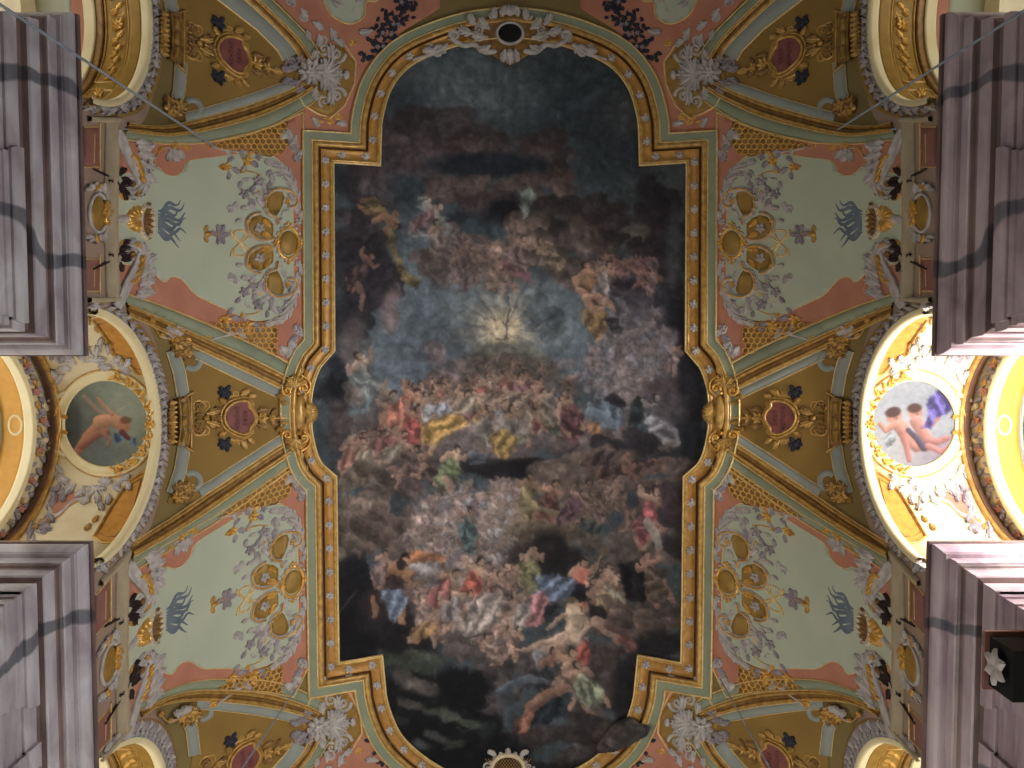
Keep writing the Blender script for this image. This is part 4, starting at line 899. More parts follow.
# carved capital below the lower right entablature
cp_ = thing('pilaster_capital', 'pale carved capital with a flower on black below the lower right entablature', 'capital', (5.72, yB0+1.4, 9.75+EYE))
yc_ = 3.5
def cbox(name, x0, x1, a, b, z0, z1, m):
    V = [(x, y, z+EYE) for x in (x0, x1) for y in (a, b) for z in (z0, z1)]
    return mesh_obj(name, V, [(0, 1, 3, 2), (4, 6, 7, 5), (0, 4, 5, 1), (2, 3, 7, 6), (0, 2, 6, 4), (1, 5, 7, 3)], m, cp_, smooth=False)
cbox('abacus', 5.14, 5.9, yc_-.30, yc_+.34, 9.57, 9.62, 'mauve_panel'); cbox('bell', 5.19, 5.9, yc_-.25, yc_+.29, 9.1, 9.57, 'void')
r = Rel()
for k in range(6):
    a = 2*PI*k/6; V = []
    for i in range(7):
        for j in range(5): q = i/6; w_ = .075*math.sin(PI*min(1, q*.85+.12))*(j-2)/2; l_ = .2*q; V.append((5.165-.05*math.sin(q*2.6)-.02*(2-abs(j-2)), yc_+l_*math.cos(a)-w_*math.sin(a), 9.33+EYE+l_*math.sin(a)+w_*math.cos(a)))
    r.add(V, [(i*5+j, i*5+5+j, i*5+6+j, i*5+1+j) for i in range(6) for j in range(4)])
world(r, 'flower', 'stucco', cp_)
# ================================================================== thin cables strung under the vault
def cable(label, a, b, hb, r=.012):
    p0 = vault_pt(*a, 1.5); rx, ry, rz = ray(*b); p1 = np.array([rx, ry, rz]).ravel()/float(rz)*hb; p1 = p1+[0, 0, EYE]
    d = p1-p0; n1 = np.cross(d, [0, 0, 1.]); n1 /= np.linalg.norm(n1); n2 = np.cross(d, n1); n2 /= np.linalg.norm(n2); V = []; k = 6; n_ = 14
    for i in range(n_+1):
        c = p0+d*i/n_
        for j in range(k): V.append(c+r*(n1*math.cos(2*PI*j/k)+n2*math.sin(2*PI*j/k)))
    tag(mesh_obj('cable', V, [(i*k+j, i*k+k+j, i*k+k+(j+1) % k, i*k+(j+1) % k) for i in range(n_) for j in range(k)], 'cable'), label, 'cable', 'steel cables under the vault')
cable('pale steel cable crossing the upper left entablature', (213, 146), (-40, -22), 7.9, .016)
cable('pale steel cable crossing the upper right entablature', (838, 130), (1060, -12), 8.4, .015)
cable('thin pale cable over the lower left red tablet', (296, 688), (226, 792), 11, .012)
cable('thin pale cable over the lower right red tablet', (720, 678), (782, 790), 11, .012)
# ================================================================== painted surfaces: brushwork on a pixel canvas, then laid on the plaster mesh
class Canvas:
    def __init__(s, x0, y0, x1, y1, k=2., seed=3):
        s.x0, s.y0, s.k = x0, y0, k; s.w, s.h = int((x1-x0)*k), int((y1-y0)*k); s.c = np.zeros((s.h, s.w, 3)); s.r = np.random.default_rng(seed)
        yy, xx = np.mgrid[0:s.h, 0:s.w]; s.X = xx/k+x0; s.Y = yy/k+y0; s.n1 = s.noise(9); s.n2 = s.noise(4); s.n3 = s.noise(26); s.n4 = s.noise(2.2); s.n5 = s.noise(13)
    def noise(s, sc, octv=4):
        out = np.zeros((s.h, s.w)); amp = 1; tot = 0; sc = sc*s.k
        for _ in range(octv):
            gh, gw = int(s.h/sc)+3, int(s.w/sc)+3; g = s.r.random((gh, gw)); y = np.arange(s.h)/sc; x = np.arange(s.w)/sc
            yi, xi = y.astype(int), x.astype(int); fy, fx = y-yi, x-xi; fy = fy*fy*(3-2*fy); fx = fx*fx*(3-2*fx)
            a = g[np.ix_(yi, xi)]*(1-fx)+g[np.ix_(yi, xi+1)]*fx; b = g[np.ix_(yi+1, xi)]*(1-fx)+g[np.ix_(yi+1, xi+1)]*fx
            out += amp*(a*(1-fy[:, None])+b*fy[:, None]); tot += amp; amp *= .55; sc = max(sc/2, 1.2)
        return (out/tot-.5)*2
    def box(s, x0, y0, x1, y1):
        a, b = int((y0-s.y0)*s.k), int((y1-s.y0)*s.k)+1; c, d = int((x0-s.x0)*s.k), int((x1-s.x0)*s.k)+1
        return slice(max(a, 0), max(min(b, s.h), 0)), slice(max(c, 0), max(min(d, s.w), 0))
    def put(s, sl, m, col):
        if m.size == 0: return
        col = np.asarray(col, float)
        if col.max() > 1.5: col = col/255.
        s.c[sl] += (col-s.c[sl])*np.clip(m, 0, 1)[..., None]
    def ell(s, cx, cy, rx, ry, col, ang=0, soft=.35, a=1., warp=.25, light=None):
        R_ = max(rx, ry)*(1.3+soft); sl = s.box(cx-R_, cy-R_, cx+R_, cy+R_); X, Y = s.X[sl]-cx, s.Y[sl]-cy
        if X.size == 0: return
        ca, sa = math.cos(ang), math.sin(ang); u, v = (X*ca+Y*sa)/rx, (-X*sa+Y*ca)/ry
        d = np.sqrt(u*u+v*v)+warp*(s.n1[sl] if R_ > 9 else s.n2[sl]); m = np.clip((1+soft/2-d)/soft, 0, 1); m = m*m*(3-2*m)
        c = np.asarray(col, float)
        if light is not None:
            lx, ly, amt = light; g = np.clip((X*lx+Y*ly)/R_*1.2+.35*s.n2[sl], -1, 1)
            c = c/255. if c.max() > 1.5 else c; c = c*(1+amt*g[..., None])
        s.put(sl, m*a, c)
    def poly(s, P, col, soft=1.2, a=1., warp=1.5, folds=0, fang=None, fold_amt=.35):
        P = np.asarray(P, float); lo, hi = P.min(0)-4, P.max(0)+4; sl = s.box(lo[0], lo[1], hi[0], hi[1])
        X, Y = s.X[sl]+warp*s.n2[sl]*1.4, s.Y[sl]+warp*s.n4[sl]*1.4
        if X.size == 0: return
        ins = np.zeros(X.shape, bool); dm = np.full(X.shape, 1e9); n = len(P)
        for i in range(n):
            (x1, y1), (x2, y2) = P[i-1], P[i]
            if y1 != y2: ins ^= ((y1 > Y) != (y2 > Y)) & (X < (x2-x1)*(Y-y1)/(y2-y1)+x1)
            t = np.clip(((X-x1)*(x2-x1)+(Y-y1)*(y2-y1))/((x2-x1)**2+(y2-y1)**2+1e-9), 0, 1); dm = np.minimum(dm, np.hypot(X-x1-t*(x2-x1), Y-y1-t*(y2-y1)))
        m = np.clip(.5+np.where(ins, dm, -dm)/max(soft, .3)/2, 0, 1); c = np.asarray(col, float)/255.
        if folds:
            fa = s.r.uniform(0, 3.1) if fang is None else fang; sz = max(hi-lo); q = (X*math.cos(fa)+Y*math.sin(fa))/sz*folds*6.3+2.2*s.n1[sl]+1.*s.n5[sl]
            c = c*(1+fold_amt*np.sin(q)[..., None]+.12*s.n4[sl][..., None])
        s.put(sl, m*a, c)
    def stroke(s, P, w0, w1, col, a=1., soft=.9, lit=.25):
        P = np.asarray(P, float); n = len(P)-1; R_ = max(w0, w1)+2; lo, hi = P.min(0)-R_, P.max(0)+R_; sl = s.box(lo[0], lo[1], hi[0], hi[1]); X, Y = s.X[sl], s.Y[sl]
        if X.size == 0: return
        best = np.full(X.shape, -9.); sh = np.zeros(X.shape)
        for i in range(n):
            (x1, y1), (x2, y2) = P[i], P[i+1]; t = np.clip(((X-x1)*(x2-x1)+(Y-y1)*(y2-y1))/((x2-x1)**2+(y2-y1)**2+1e-9), 0, 1)
            w = w0+(w1-w0)*(i+t)/n; dx, dy = X-x1-t*(x2-x1), Y-y1-t*(y2-y1); e = w-np.hypot(dx, dy); g = (-dx*.4-dy*.9)/np.maximum(w, .5)
            sh = np.where(e > best, g, sh); best = np.maximum(best, e)
        c = np.asarray(col, float)/255.; c = c*(1+lit*np.clip(sh, -1, 1)[..., None])
        s.put(sl, np.clip(.5+best/soft, 0, 1)*a, c)
    def cloud(s, cx, cy, rx, ry, col, n=14, amt=.35, a=.9, sz=.5, soft=.3, to=(505, 320)):
        for i in range(n):
            t = s.r.uniform(0, 6.28); q = math.sqrt(s.r.random()); x, y = cx+rx*q*math.cos(t), cy+ry*q*math.sin(t); lx, ly = to[0]-x, to[1]-y; l = math.hypot(lx, ly)+1
            k = s.r.uniform(.6, 1.15)*sz; c = np.array(col)*s.r.uniform(.86, 1.14)
            s.ell(x, y, max(rx, ry)*k, max(min(rx, ry), max(rx, ry)*.45)*k, c, s.r.uniform(-.6, .6), soft, a, .3, (lx/l, ly/l, amt*1.5))
    def fig(s, x, y, z, ang, skin=(150, 112, 88), cloth=(120, 70, 60), hair=(45, 34, 30), arms=1, wings=None, a=1., flip=1):
        """one small painted figure: torso along ang, head at its end, arms, legs, a swathe of cloth"""
        r = s.r; ca, sa = math.cos(ang), math.sin(ang)
        def p(u, v): return (x+z*(u*ca-v*flip*sa), y+z*(u*sa+v*flip*ca))
        sk = np.array(skin)*r.uniform(.85, 1.1); dk = sk*.55
        if wings is not None:
            for w in (-1, 1): s.poly([p(.5, .1*w), p(.9, .9*w), p(.3, 1.5*w), p(-.2, 1.0*w), p(.1, .3*w)], wings, 1, a*.9, .8, 2)
        k1, k2 = r.uniform(-.4, .4, 2)
        s.stroke([p(-.5, -.1), p(-1.1, -.35+k1*.4), p(-1.7, .1+k1)], .23*z, .12*z, sk*.85, a); s.stroke([p(-.5, .12), p(-1.0, .5+k2*.3), p(-1.6, .5+k2)], .23*z, .12*z, sk, a)
        s.stroke([p(.62, 0), p(.1, .02), p(-.5, 0)], .3*z, .34*z, dk, a, 1.4); s.stroke([p(.6, -.04), p(.1, -.04), p(-.4, -.05)], .26*z, .28*z, sk, a)
        cl = np.array(cloth)*r.uniform(.85, 1.12)
        s.poly([p(.25, -.35), p(.1, .4), p(-.6, .6+k2*.3), p(-1.3, .45+k2*.5), p(-1.5, -.1), p(-.9, -.55+k1*.3), p(-.2, -.45)], cl, 1, a*.95, .9, 3, ang+r.uniform(.6, 1.2))
        if r.random() < .6: s.poly([p(.6, -.3), p(.5, .05), p(-.1, .35), p(-.4, -.1), p(.1, -.4)], cl*1.1, 1, a*.9, .7, 2, ang+.8)
        for w in (-1, 1):
            j = r.uniform(-.5, .8)
            if arms: s.stroke([p(.55, .24*w), p(.35+j*.4, .55*w), p(.6+j*.7, (.6+.2*j)*w)], .17*z, .11*z, sk*(1.02 if w < 0 else .9), a)
        s.ell(*p(.98, .02), .24*z, .2*z, np.array(hair), ang, .5, a, .05); s.ell(*p(.93, .1*flip), .17*z, .15*z, sk*1.05, ang, .5, a, .03)
    def crowd(s, pts, n, z, skins, cloths, a=.9, angs=(-2.2, -.9), hair=(50, 40, 36)):
        """n small figures inside a polygon, far ones first"""
        P = np.asarray(pts, float); lo, hi = P.min(0), P.max(0); got = []
        while len(got) < n:
            q = lo+(hi-lo)*s.r.random(2); c = False; j = len(P)-1
            for i in range(len(P)):
                if (P[i][1] > q[1]) != (P[j][1] > q[1]) and q[0] < (P[j][0]-P[i][0])*(q[1]-P[i][1])/(P[j][1]-P[i][1])+P[i][0]: c = not c
                j = i
            if c: got.append(q)
        for q in sorted(got, key=lambda q: q[1]):
            s.fig(q[0], q[1], z*s.r.uniform(.8, 1.2), s.r.uniform(*angs), skins[s.r.integers(len(skins))], cloths[s.r.integers(len(cloths))], hair, 1, None, a, s.r.choice([-1, 1]))
def paint_mesh(name, poly, cv, d, gain, parent=None, res=1.0):
    """lay the canvas on the vault inside poly as a fine plaster skin"""
    P = np.asarray(poly, float); x0, y0 = np.floor(P.min(0)); x1, y1 = np.ceil(P.max(0)); gx = np.arange(x0, x1+res, res); gy = np.arange(y0, y1+res, res)
    X, Y = np.meshgrid(gx, gy, indexing='ij'); ins = np.zeros(X.shape, bool); n = len(P)
    for i in range(n):
        (a1, b1), (a2, b2) = P[i-1], P[i]
        if b1 != b2: ins ^= ((b1 > Y) != (b2 > Y)) & (X < (a2-a1)*(Y-b1)/(b2-b1)+a1)
    cell = ins[:-1, :-1] | ins[1:, :-1] | ins[:-1, 1:] | ins[1:, 1:]; use = np.zeros(X.shape, bool)
    for a, b in ((0, 0), (1, 0), (0, 1), (1, 1)): use[a:a+cell.shape[0], b:b+cell.shape[1]] |= cell
    idx = -np.ones(X.shape, int); idx[use] = np.arange(use.sum()); px, py = X[use], Y[use]
    V = np.vstack([onvault(np.column_stack([px[i:i+20000], py[i:i+20000], np.full(len(px[i:i+20000]), d)])) for i in range(0, len(px), 20000)])
    ci, cj = np.nonzero(cell); Q = np.column_stack([idx[ci, cj], idx[ci, cj+1], idx[ci+1, cj+1], idx[ci+1, cj]])
    me = bpy.data.meshes.new(name); o0 = V.mean(0) if parent is None else wloc(parent); V = V-o0
    me.vertices.add(len(V)); me.vertices.foreach_set('co', V.ravel()); me.loops.add(Q.size); me.loops.foreach_set('vertex_index', Q.ravel().astype(np.int32))
    me.polygons.add(len(Q)); me.polygons.foreach_set('loop_start', np.arange(0, Q.size, 4, dtype=np.int32)); me.polygons.foreach_set('loop_total', np.full(len(Q), 4, np.int32))
    me.polygons.foreach_set('use_smooth', np.ones(len(Q), bool)); me.update(calc_edges=True)
    k = int(cv.k*res); fx = np.clip(((px-cv.x0)*cv.k).astype(int), 0, cv.w-2); fy = np.clip(((py-cv.y0)*cv.k).astype(int), 0, cv.h-2)
    col = (cv.c[fy, fx]+cv.c[fy+1, fx]+cv.c[fy, fx+1]+cv.c[fy+1, fx+1])/4; col = np.clip(col, 0, 1)
    col = np.where(col <= .04045, col/12.92, ((col+.055)/1.055)**2.4)*gain
    at = me.color_attributes.new('paint', 'FLOAT_COLOR', 'POINT'); at.data.foreach_set('color', np.column_stack([np.clip(col, 0, .9), np.ones(len(col))]).ravel())
    me.materials.append(MATS['fresco_paint']); o = bpy.data.objects.new(name, me); C.objects.link(o)
    if parent is None: o.location = o0
    else: o.parent = parent
    return o
# ------------------------------------------------------------------ the great fresco
cv = Canvas(300, 26, 720, 800); r = cv.r
cv.c[:] = np.array([54, 66, 74])/255.*(1+.22*cv.n3[..., None]+.08*cv.n2[..., None])
for a in ((440, 95, 80, 34, (80, 92, 98)), (500, 75, 60, 24, (74, 86, 92)), (600, 100, 46, 52, (36, 48, 58)), (622, 118, 24, 30, (62, 68, 68)), (398, 120, 26, 44, (36, 44, 54)), (560, 70, 40, 20, (48, 60, 66)), (655, 185, 34, 16, (48, 56, 60)), (350, 180, 26, 18, (34, 42, 50)), (585, 150, 60, 30, (38, 48, 56))):
    cv.ell(*a, 0, 1.2, .75, .5)
LIT = (88, 106, 120)                                   # the light blue opening around the glory
for a in ((415, 345, 78, 62), (505, 320, 80, 48), (568, 330, 46, 46), (420, 290, 40, 40), (385, 390, 40, 36), (428, 250, 26, 46)): cv.ell(*a, LIT, 0, .9, .75, .4)
cv.ell(440, 345, 42, 30, (56, 68, 80), 0, 1, .6, .5); cv.ell(345, 440, 30, 40, (48, 58, 66), 0, 1, .7, .3); cv.ell(392, 345, 30, 20, (88, 102, 114), 0, 1, .6, .5)
# upper mauve clouds
cv.cloud(420, 142, 62, 20, (66, 54, 57), 16); cv.cloud(380, 178, 42, 22, (58, 48, 53), 12); cv.cloud(450, 128, 34, 14, (60, 53, 56), 8); cv.cloud(360, 205, 24, 26, (62, 54, 58), 10)
cv.cloud(545, 150, 30, 14, (62, 50, 50), 8); cv.cloud(556, 172, 22, 16, (84, 62, 56), 7); cv.cloud(480, 148, 34, 9, (68, 55, 56), 6)
cv.ell(492, 165, 64, 12, (26, 34, 44), 0, .6, .95, .3); cv.ell(420, 195, 34, 16, (38, 50, 58), 0, .8, .8, .4)
cv.cloud(475, 192, 42, 17, (88, 70, 66), 16, .3, .9, .42); cv.cloud(490, 206, 34, 11, (70, 56, 58), 9); cv.cloud(545, 190, 26, 14, (86, 66, 60), 8)
cv.ell(507, 213, 22, 15, (20, 21, 28), .1, .6, .95, .3); cv.ell(470, 222, 32, 12, (34, 38, 46), 0, .8, .8, .3); cv.ell(476, 230, 22, 7, (44, 62, 74), 0, .8, .8, .4)
cv.cloud(585, 222, 48, 24, (50, 41, 43), 18, .3, .9, .45); cv.cloud(562, 250, 46, 24, (78, 63, 57), 20, .35, .85, .36); cv.cloud(530, 236, 26, 26, (98, 78, 68), 12, .4, .9, .45)
cv.cloud(455, 250, 40, 24, (94, 76, 72), 16, .35, .85, .4); cv.cloud(480, 275, 44, 12, (88, 78, 80), 12, .3, .7, .4); cv.cloud(600, 275, 44, 18, (74, 60, 58), 12, .35, .8, .4)
cv.poly([(521, 192), (530, 186), (535, 196), (531, 206), (524, 220), (519, 206)], (104, 120, 112), 1, .9, 1, 2)
cv.cloud(655, 205, 24, 22, (38, 34, 42), 14, .2, .95, .5); cv.cloud(660, 255, 26, 40, (44, 37, 43), 18, .25, .95, .5); cv.ell(676, 250, 9, 42, (62, 70, 76), 0, 1, .7, .3); cv.ell(636, 232, 16, 9, (92, 83, 76), -.1, .5, .9, .2, (-.5, .6, .3)); cv.cloud(622, 240, 20, 9, (46, 40, 42), 5)
cv.cloud(660, 300, 28, 22, (62, 56, 66), 10, .3, .8); cv.ell(678, 330, 12, 46, (26, 28, 36), 0, .7, .9, .3)
# left dark cloud with its figures
cv.cloud(358, 240, 26, 22, (56, 48, 54), 14, .25, .9, .5); cv.cloud(366, 275, 32, 34, (38, 34, 41), 24, .25, .95, .5); cv.cloud(350, 320, 20, 24, (32, 32, 40), 12, .2, .95, .5); cv.ell(338, 300, 8, 50, (46, 52, 60), 0, 1, .7, .3)
cv.fig(384, 216, 17, .7, (150, 100, 70), (104, 82, 48), (30, 24, 24)); cv.poly([(388, 224), (396, 236), (398, 256), (408, 272), (422, 284), (414, 288), (402, 278), (394, 260), (389, 244)], (104, 88, 46), 1, .95, 1.2, 3, .8); cv.stroke([(374, 222), (386, 216), (396, 222)], 3, 2.2, (150, 98, 68))
cv.fig(362, 268, 15, -.9, (128, 84, 68), (64, 46, 48)); cv.stroke([(358, 284), (362, 296), (361, 308)], 3, 2, (120, 84, 70)); cv.fig(428, 216, 15, -.7, (142, 118, 104), (112, 78, 84), (80, 60, 50), 1, (112, 116, 116)); cv.fig(436, 236, 14, -1.6, (132, 104, 88), (108, 94, 88), wings=(90, 92, 98))
cv.crowd([(440, 248), (500, 240), (524, 262), (516, 288), (460, 284)], 26, 9, [(138, 102, 84), (150, 116, 98), (118, 88, 78)], [(110, 82, 76), (96, 78, 84), (124, 96, 84)], .75, (-3, 3))
cv.poly([(500, 262), (520, 262), (530, 272), (536, 284), (522, 280), (508, 272)], (112, 62, 76), 1.2, .85, 1.4, 3); cv.fig(520, 250, 13, -1.3, (140, 106, 86), (96, 78, 70)); cv.fig(548, 252, 14, -2.2, (150, 118, 92), (110, 92, 70))
cv.crowd([(600, 258), (650, 262), (664, 276), (640, 284), (606, 274)], 12, 9, [(150, 98, 80), (132, 86, 74)], [(112, 72, 72), (92, 74, 82)], .85, (-3, 3))
# the glory
X, Y = cv.X-503, cv.Y-331; rr = np.hypot(X, Y); th = np.arctan2(Y, X)
g = np.exp(-(rr/15)**1.3)*.95+np.exp(-(rr/40)**1.6)*.42; ry_ = (.5+.5*np.sin(th*23+2*np.sin(th*7)))*(rr > 8)*np.exp(-(rr/36)**2); g = np.clip(g*(.75+.55*ry_)+.22*ry_, 0, 1)
g = np.where(Y > 8, g*np.exp(-((Y-8)/12)**2), g)[..., None]; cv.c += (np.array([214, 184, 132])/255.-cv.c)*g
dk = (np.sin(th*17+1.3) > .72)*np.exp(-((rr-32)/16)**2)*.38*(Y < 8); cv.c += (np.array([44, 54, 66])/255.-cv.c)*dk[..., None]
cv.stroke([(509, 298), (508, 318), (506, 338)], 1.1, 1.1, (58, 58, 62), .9); cv.stroke([(497, 339), (508, 339)], 1.2, .9, (62, 56, 52), .9); cv.stroke([(503, 322), (509, 326)], .9, .7, (70, 62, 56), .8); cv.fig(494, 328, 7, -1.5, (200, 170, 130), (190, 170, 140), a=.7)
cv.poly([(450, 374), (462, 356), (482, 345), (505, 341), (530, 345), (550, 357), (562, 374)], (78, 80, 66), 3, .85, 2, 2, 1.5, .1); cv.poly([(440, 392), (452, 370), (480, 356), (508, 352), (540, 358), (566, 376), (580, 392)], (86, 76, 66), 4, .7, 2)
cv.crowd([(446, 372), (505, 356), (575, 372), (585, 388), (440, 388)], 34, 7.5, [(120, 90, 78), (104, 80, 74)], [(104, 66, 62), (86, 82, 64), (92, 74, 72), (110, 88, 66)], .7, (-3, .2))
# pink vapour and hazy lilac host
cv.ell(390, 308, 9, 22, (122, 96, 96), .1, .7, .8, .35); cv.ell(352, 340, 14, 28, (92, 78, 78), .2, .8, .8, .3); cv.cloud(440, 372, 18, 22, (98, 82, 86), 10, .3, .8, .5); cv.cloud(548, 318, 20, 24, (70, 80, 88), 8, .3, .6)
cv.cloud(640, 345, 36, 42, (92, 86, 96), 22, .3, .75, .4); cv.cloud(600, 370, 34, 20, (100, 88, 92), 12, .3, .75, .4)
cv.crowd([(612, 312), (660, 318), (684, 366), (676, 400), (620, 408), (576, 380), (590, 348)], 60, 10, [(124, 108, 108), (138, 116, 112)], [(106, 100, 112), (92, 94, 108), (122, 104, 108), (84, 90, 102)], .6, (-2.6, -.5), (84, 78, 84))
cv.ell(668, 395, 26, 20, (76, 56, 62), 0, .9, .8, .4); cv.ell(692, 380, 14, 60, (28, 27, 34), 0, .7, .9, .3); cv.ell(688, 445, 26, 30, (24, 26, 33), 0, .8, .9, .3); cv.fig(676, 356, 12, -1.2, (128, 96, 82), (104, 82, 80))
# pair of angels in brown at the right of the glory
cv.poly([(606, 288), (620, 278), (638, 276), (630, 288), (616, 298)], (48, 42, 50), 1, .95, 1, 3); cv.poly([(608, 316), (618, 318), (624, 334), (612, 332), (606, 324)], (48, 44, 50), 1, .95, 1, 3); cv.poly([(600, 298), (626, 296), (634, 312), (616, 316)], (78, 74, 80), 1.4, .8, 1, 3)
cv.fig(590, 284, 19, -1.9, (176, 124, 92), (132, 90, 56), (44, 32, 28)); cv.fig(604, 278, 15, -1.2, (150, 110, 90), (124, 110, 110), (36, 28, 28)); cv.poly([(581, 312), (596, 306), (608, 314), (607, 328), (598, 344), (589, 330), (580, 320)], (122, 88, 48), 1, .95, 1.3, 3, .5)
cv.stroke([(578, 288), (574, 278), (584, 272), (596, 276)], 2.4, 1.8, (178, 124, 92)); cv.stroke([(580, 290), (590, 298), (600, 296)], 4, 3, (176, 122, 90)); cv.stroke([(586, 300), (592, 310), (602, 308)], 4, 2.6, (170, 118, 88))
# crowd kneeling on the great cloud
cv.poly([(330, 372), (344, 360), (350, 380), (350, 404), (344, 420), (324, 400), (312, 398)], (26, 28, 36), 2, .95, 2, 2); cv.ell(334, 362, 7, 8, (34, 40, 50), 0, .5, .9, .1); cv.poly([(330, 400), (350, 402), (350, 446), (332, 452)], (66, 53, 57), 3, .9, 2)
cv.cloud(368, 402, 20, 26, (112, 98, 90), 10, .3, .8, .5); cv.fig(364, 376, 22, -1.9, (148, 120, 100), (106, 116, 116)); cv.fig(378, 402, 17, -.6, (140, 110, 92), (84, 104, 112)); cv.ell(358, 414, 10, 7, (96, 118, 122), 0, .6, .8, .3)
cv.cloud(500, 428, 140, 20, (92, 80, 80), 30, .3, .8, .28, to=(505, 200)); cv.cloud(420, 455, 70, 14, (84, 72, 72), 16, .35, .9, .3); cv.cloud(600, 444, 70, 13, (88, 74, 72), 18, .4, .9, .3); cv.cloud(380, 470, 40, 16, (96, 80, 70), 12, .35, .9, .4)
FL = [(160, 118, 92), (146, 106, 84), (172, 132, 106), (124, 88, 72)]
CL = [(150, 78, 62), (178, 130, 58), (112, 112, 118), (128, 60, 56), (92, 96, 108), (150, 132, 112), (96, 84, 60), (120, 70, 78)]
cv.crowd([(372, 410), (410, 392), (470, 380), (560, 384), (580, 400), (560, 420), (440, 424), (370, 440)], 46, 12, FL, CL, .9); cv.crowd([(340, 448), (372, 432), (400, 440), (380, 452), (350, 462)], 10, 13, FL, [(150, 92, 78), (146, 132, 112), (120, 60, 58)], .95, (-1.6, -.2))
for (x, y, z, an, sk, cl) in ((404, 404, 18, -.9, (176, 118, 88), (156, 82, 62)), (413, 424, 18, -1.3, (160, 110, 86), (134, 52, 48)), (430, 408, 15, -1.9, (176, 134, 104), (136, 138, 146)), (440, 424, 18, -.8, (168, 124, 92), (188, 138, 56)), (456, 402, 15, -.6, FL[0], (128, 104, 90)), (476, 402, 15, -.4, FL[2], (146, 128, 108)), (502, 398, 15, -.2, FL[2], (132, 104, 84)), (528, 398, 15, -.1, FL[0], (116, 96, 80)), (486, 424, 17, -1.4, FL[1], (124, 112, 106)), (514, 424, 16, -1.8, FL[0], (96, 98, 84)),
        (548, 418, 17, -2.4, FL[1], (70, 80, 62)), (546, 404, 14, -1.7, FL[2], (120, 104, 88)), (392, 440, 15, -.5, FL[1], (110, 62, 60)), (402, 452, 15, -.3, FL[0], (140, 128, 108)), (352, 452, 15, -.9, FL[0], (150, 90, 74))): cv.fig(x, y, z, an, sk, cl)
cv.poly([(428, 420), (444, 414), (464, 418), (466, 428), (450, 434), (436, 440), (426, 436)], (190, 138, 54), 1, .95, 1.4, 4, 1.2); cv.poly([(432, 404), (448, 404), (454, 412), (438, 416)], (128, 134, 152), 1, .9, 1, 3)
cv.poly([(470, 424), (500, 416), (524, 420), (532, 432), (500, 440), (474, 436)], (118, 106, 100), 2, .8, 2, 3); cv.poly([(488, 436), (504, 430), (520, 436), (512, 452), (502, 464), (494, 454)], (158, 120, 50), 1, .95, 1.2, 4, .4)
cv.poly([(560, 408), (574, 402), (584, 416), (584, 434), (572, 446), (560, 430)], (84, 46, 50), 1, .95, 1.4, 3); cv.fig(566, 412, 14, -1.9, FL[0], (84, 46, 52)); cv.poly([(588, 404), (606, 400), (622, 404), (626, 420), (616, 432), (604, 428), (592, 420)], (84, 104, 122), 1, .95, 1.4, 3); cv.stroke([(590, 412), (604, 416), (612, 426)], 5, 4, (98, 118, 134)); cv.poly([(584, 424), (600, 422), (604, 434), (592, 436)], (168, 108, 62), 1, .95, 1, 3)
cv.poly([(604, 398), (616, 390), (626, 402), (626, 412), (614, 406)], (38, 34, 40), 1, .95, 1, 2); cv.poly([(630, 410), (636, 396), (644, 396), (644, 412), (640, 432), (630, 430)], (32, 42, 44), 1, .95, 1, 2); cv.fig(660, 416, 19, -1.8, (136, 126, 124), (104, 102, 110)); cv.poly([(644, 420), (658, 416), (664, 430), (650, 434)], (142, 138, 146), 1, .9, 1, 3); cv.ell(672, 410, 18, 16, (66, 58, 64), 0, .8, .7, .4)
# shadow under the cloud, falling figures
cv.ell(540, 468, 62, 11, (17, 15, 19), -.05, .5, .97, .3); cv.ell(480, 466, 40, 8, (30, 27, 31), .1, .6, .9, .3); cv.cloud(640, 452, 40, 14, (34, 31, 38), 10, .2, .9, .5); cv.cloud(600, 470, 40, 14, (70, 56, 52), 8)
cv.cloud(590, 490, 90, 26, (92, 74, 64), 30, .35, .85, .28); cv.cloud(650, 480, 40, 20, (86, 68, 62), 14, .35, .85, .4); cv.cloud(560, 530, 50, 26, (86, 71, 58), 20, .35, .9, .36); cv.cloud(650, 548, 40, 22, (84, 72, 64), 14, .35, .85, .4); cv.cloud(620, 560, 60, 22, (76, 66, 60), 14, .3, .8, .3); cv.cloud(676, 520, 20, 40, (46, 40, 46), 12, .25, .9, .5)
cv.cloud(372, 490, 36, 26, (100, 84, 70), 18, .4, .9, .42); cv.cloud(352, 530, 24, 24, (100, 82, 70), 12, .4, .9, .5); cv.cloud(390, 530, 30, 26, (86, 66, 58), 14, .35, .85, .4); cv.cloud(345, 562, 20, 16, (110, 92, 78), 8, .35, .9, .5); cv.cloud(410, 480, 30, 14, (78, 62, 58), 8)
for (x, y, z, an, sk, cl, f) in ((404, 470, 15, 2.6, (156, 114, 92), (84, 66, 64), 1), (428, 470, 17, -2.4, (158, 116, 90), (84, 62, 56), 1), (450, 466, 19, -1.2, (170, 130, 98), (88, 104, 66), 1), (414, 466, 13, .9, (150, 108, 86), (92, 70, 66), -1), (620, 468, 15, -.4, (118, 78, 62), (66, 46, 46), 1), (596, 460, 13, 2.8, (100, 70, 60), (54, 42, 46), 1), (640, 470, 15, 3.0, (128, 86, 66), (84, 58, 52), -1)): cv.fig(x, y, z, an, sk, cl, flip=f)
cv.poly([(434, 492), (446, 484), (454, 494), (446, 500), (438, 506)], (54, 66, 44), 1, .95, 1.4, 3); cv.poly([(440, 464), (458, 462), (462, 474), (448, 482)], (96, 110, 68), 1, .9, 1.3, 3); cv.stroke([(446, 478), (452, 490), (452, 500)], 3.4, 2, (160, 120, 92)); cv.poly([(466, 452), (488, 452), (484, 462), (470, 466)], (74, 84, 98), 1, .8, 1.2, 3)
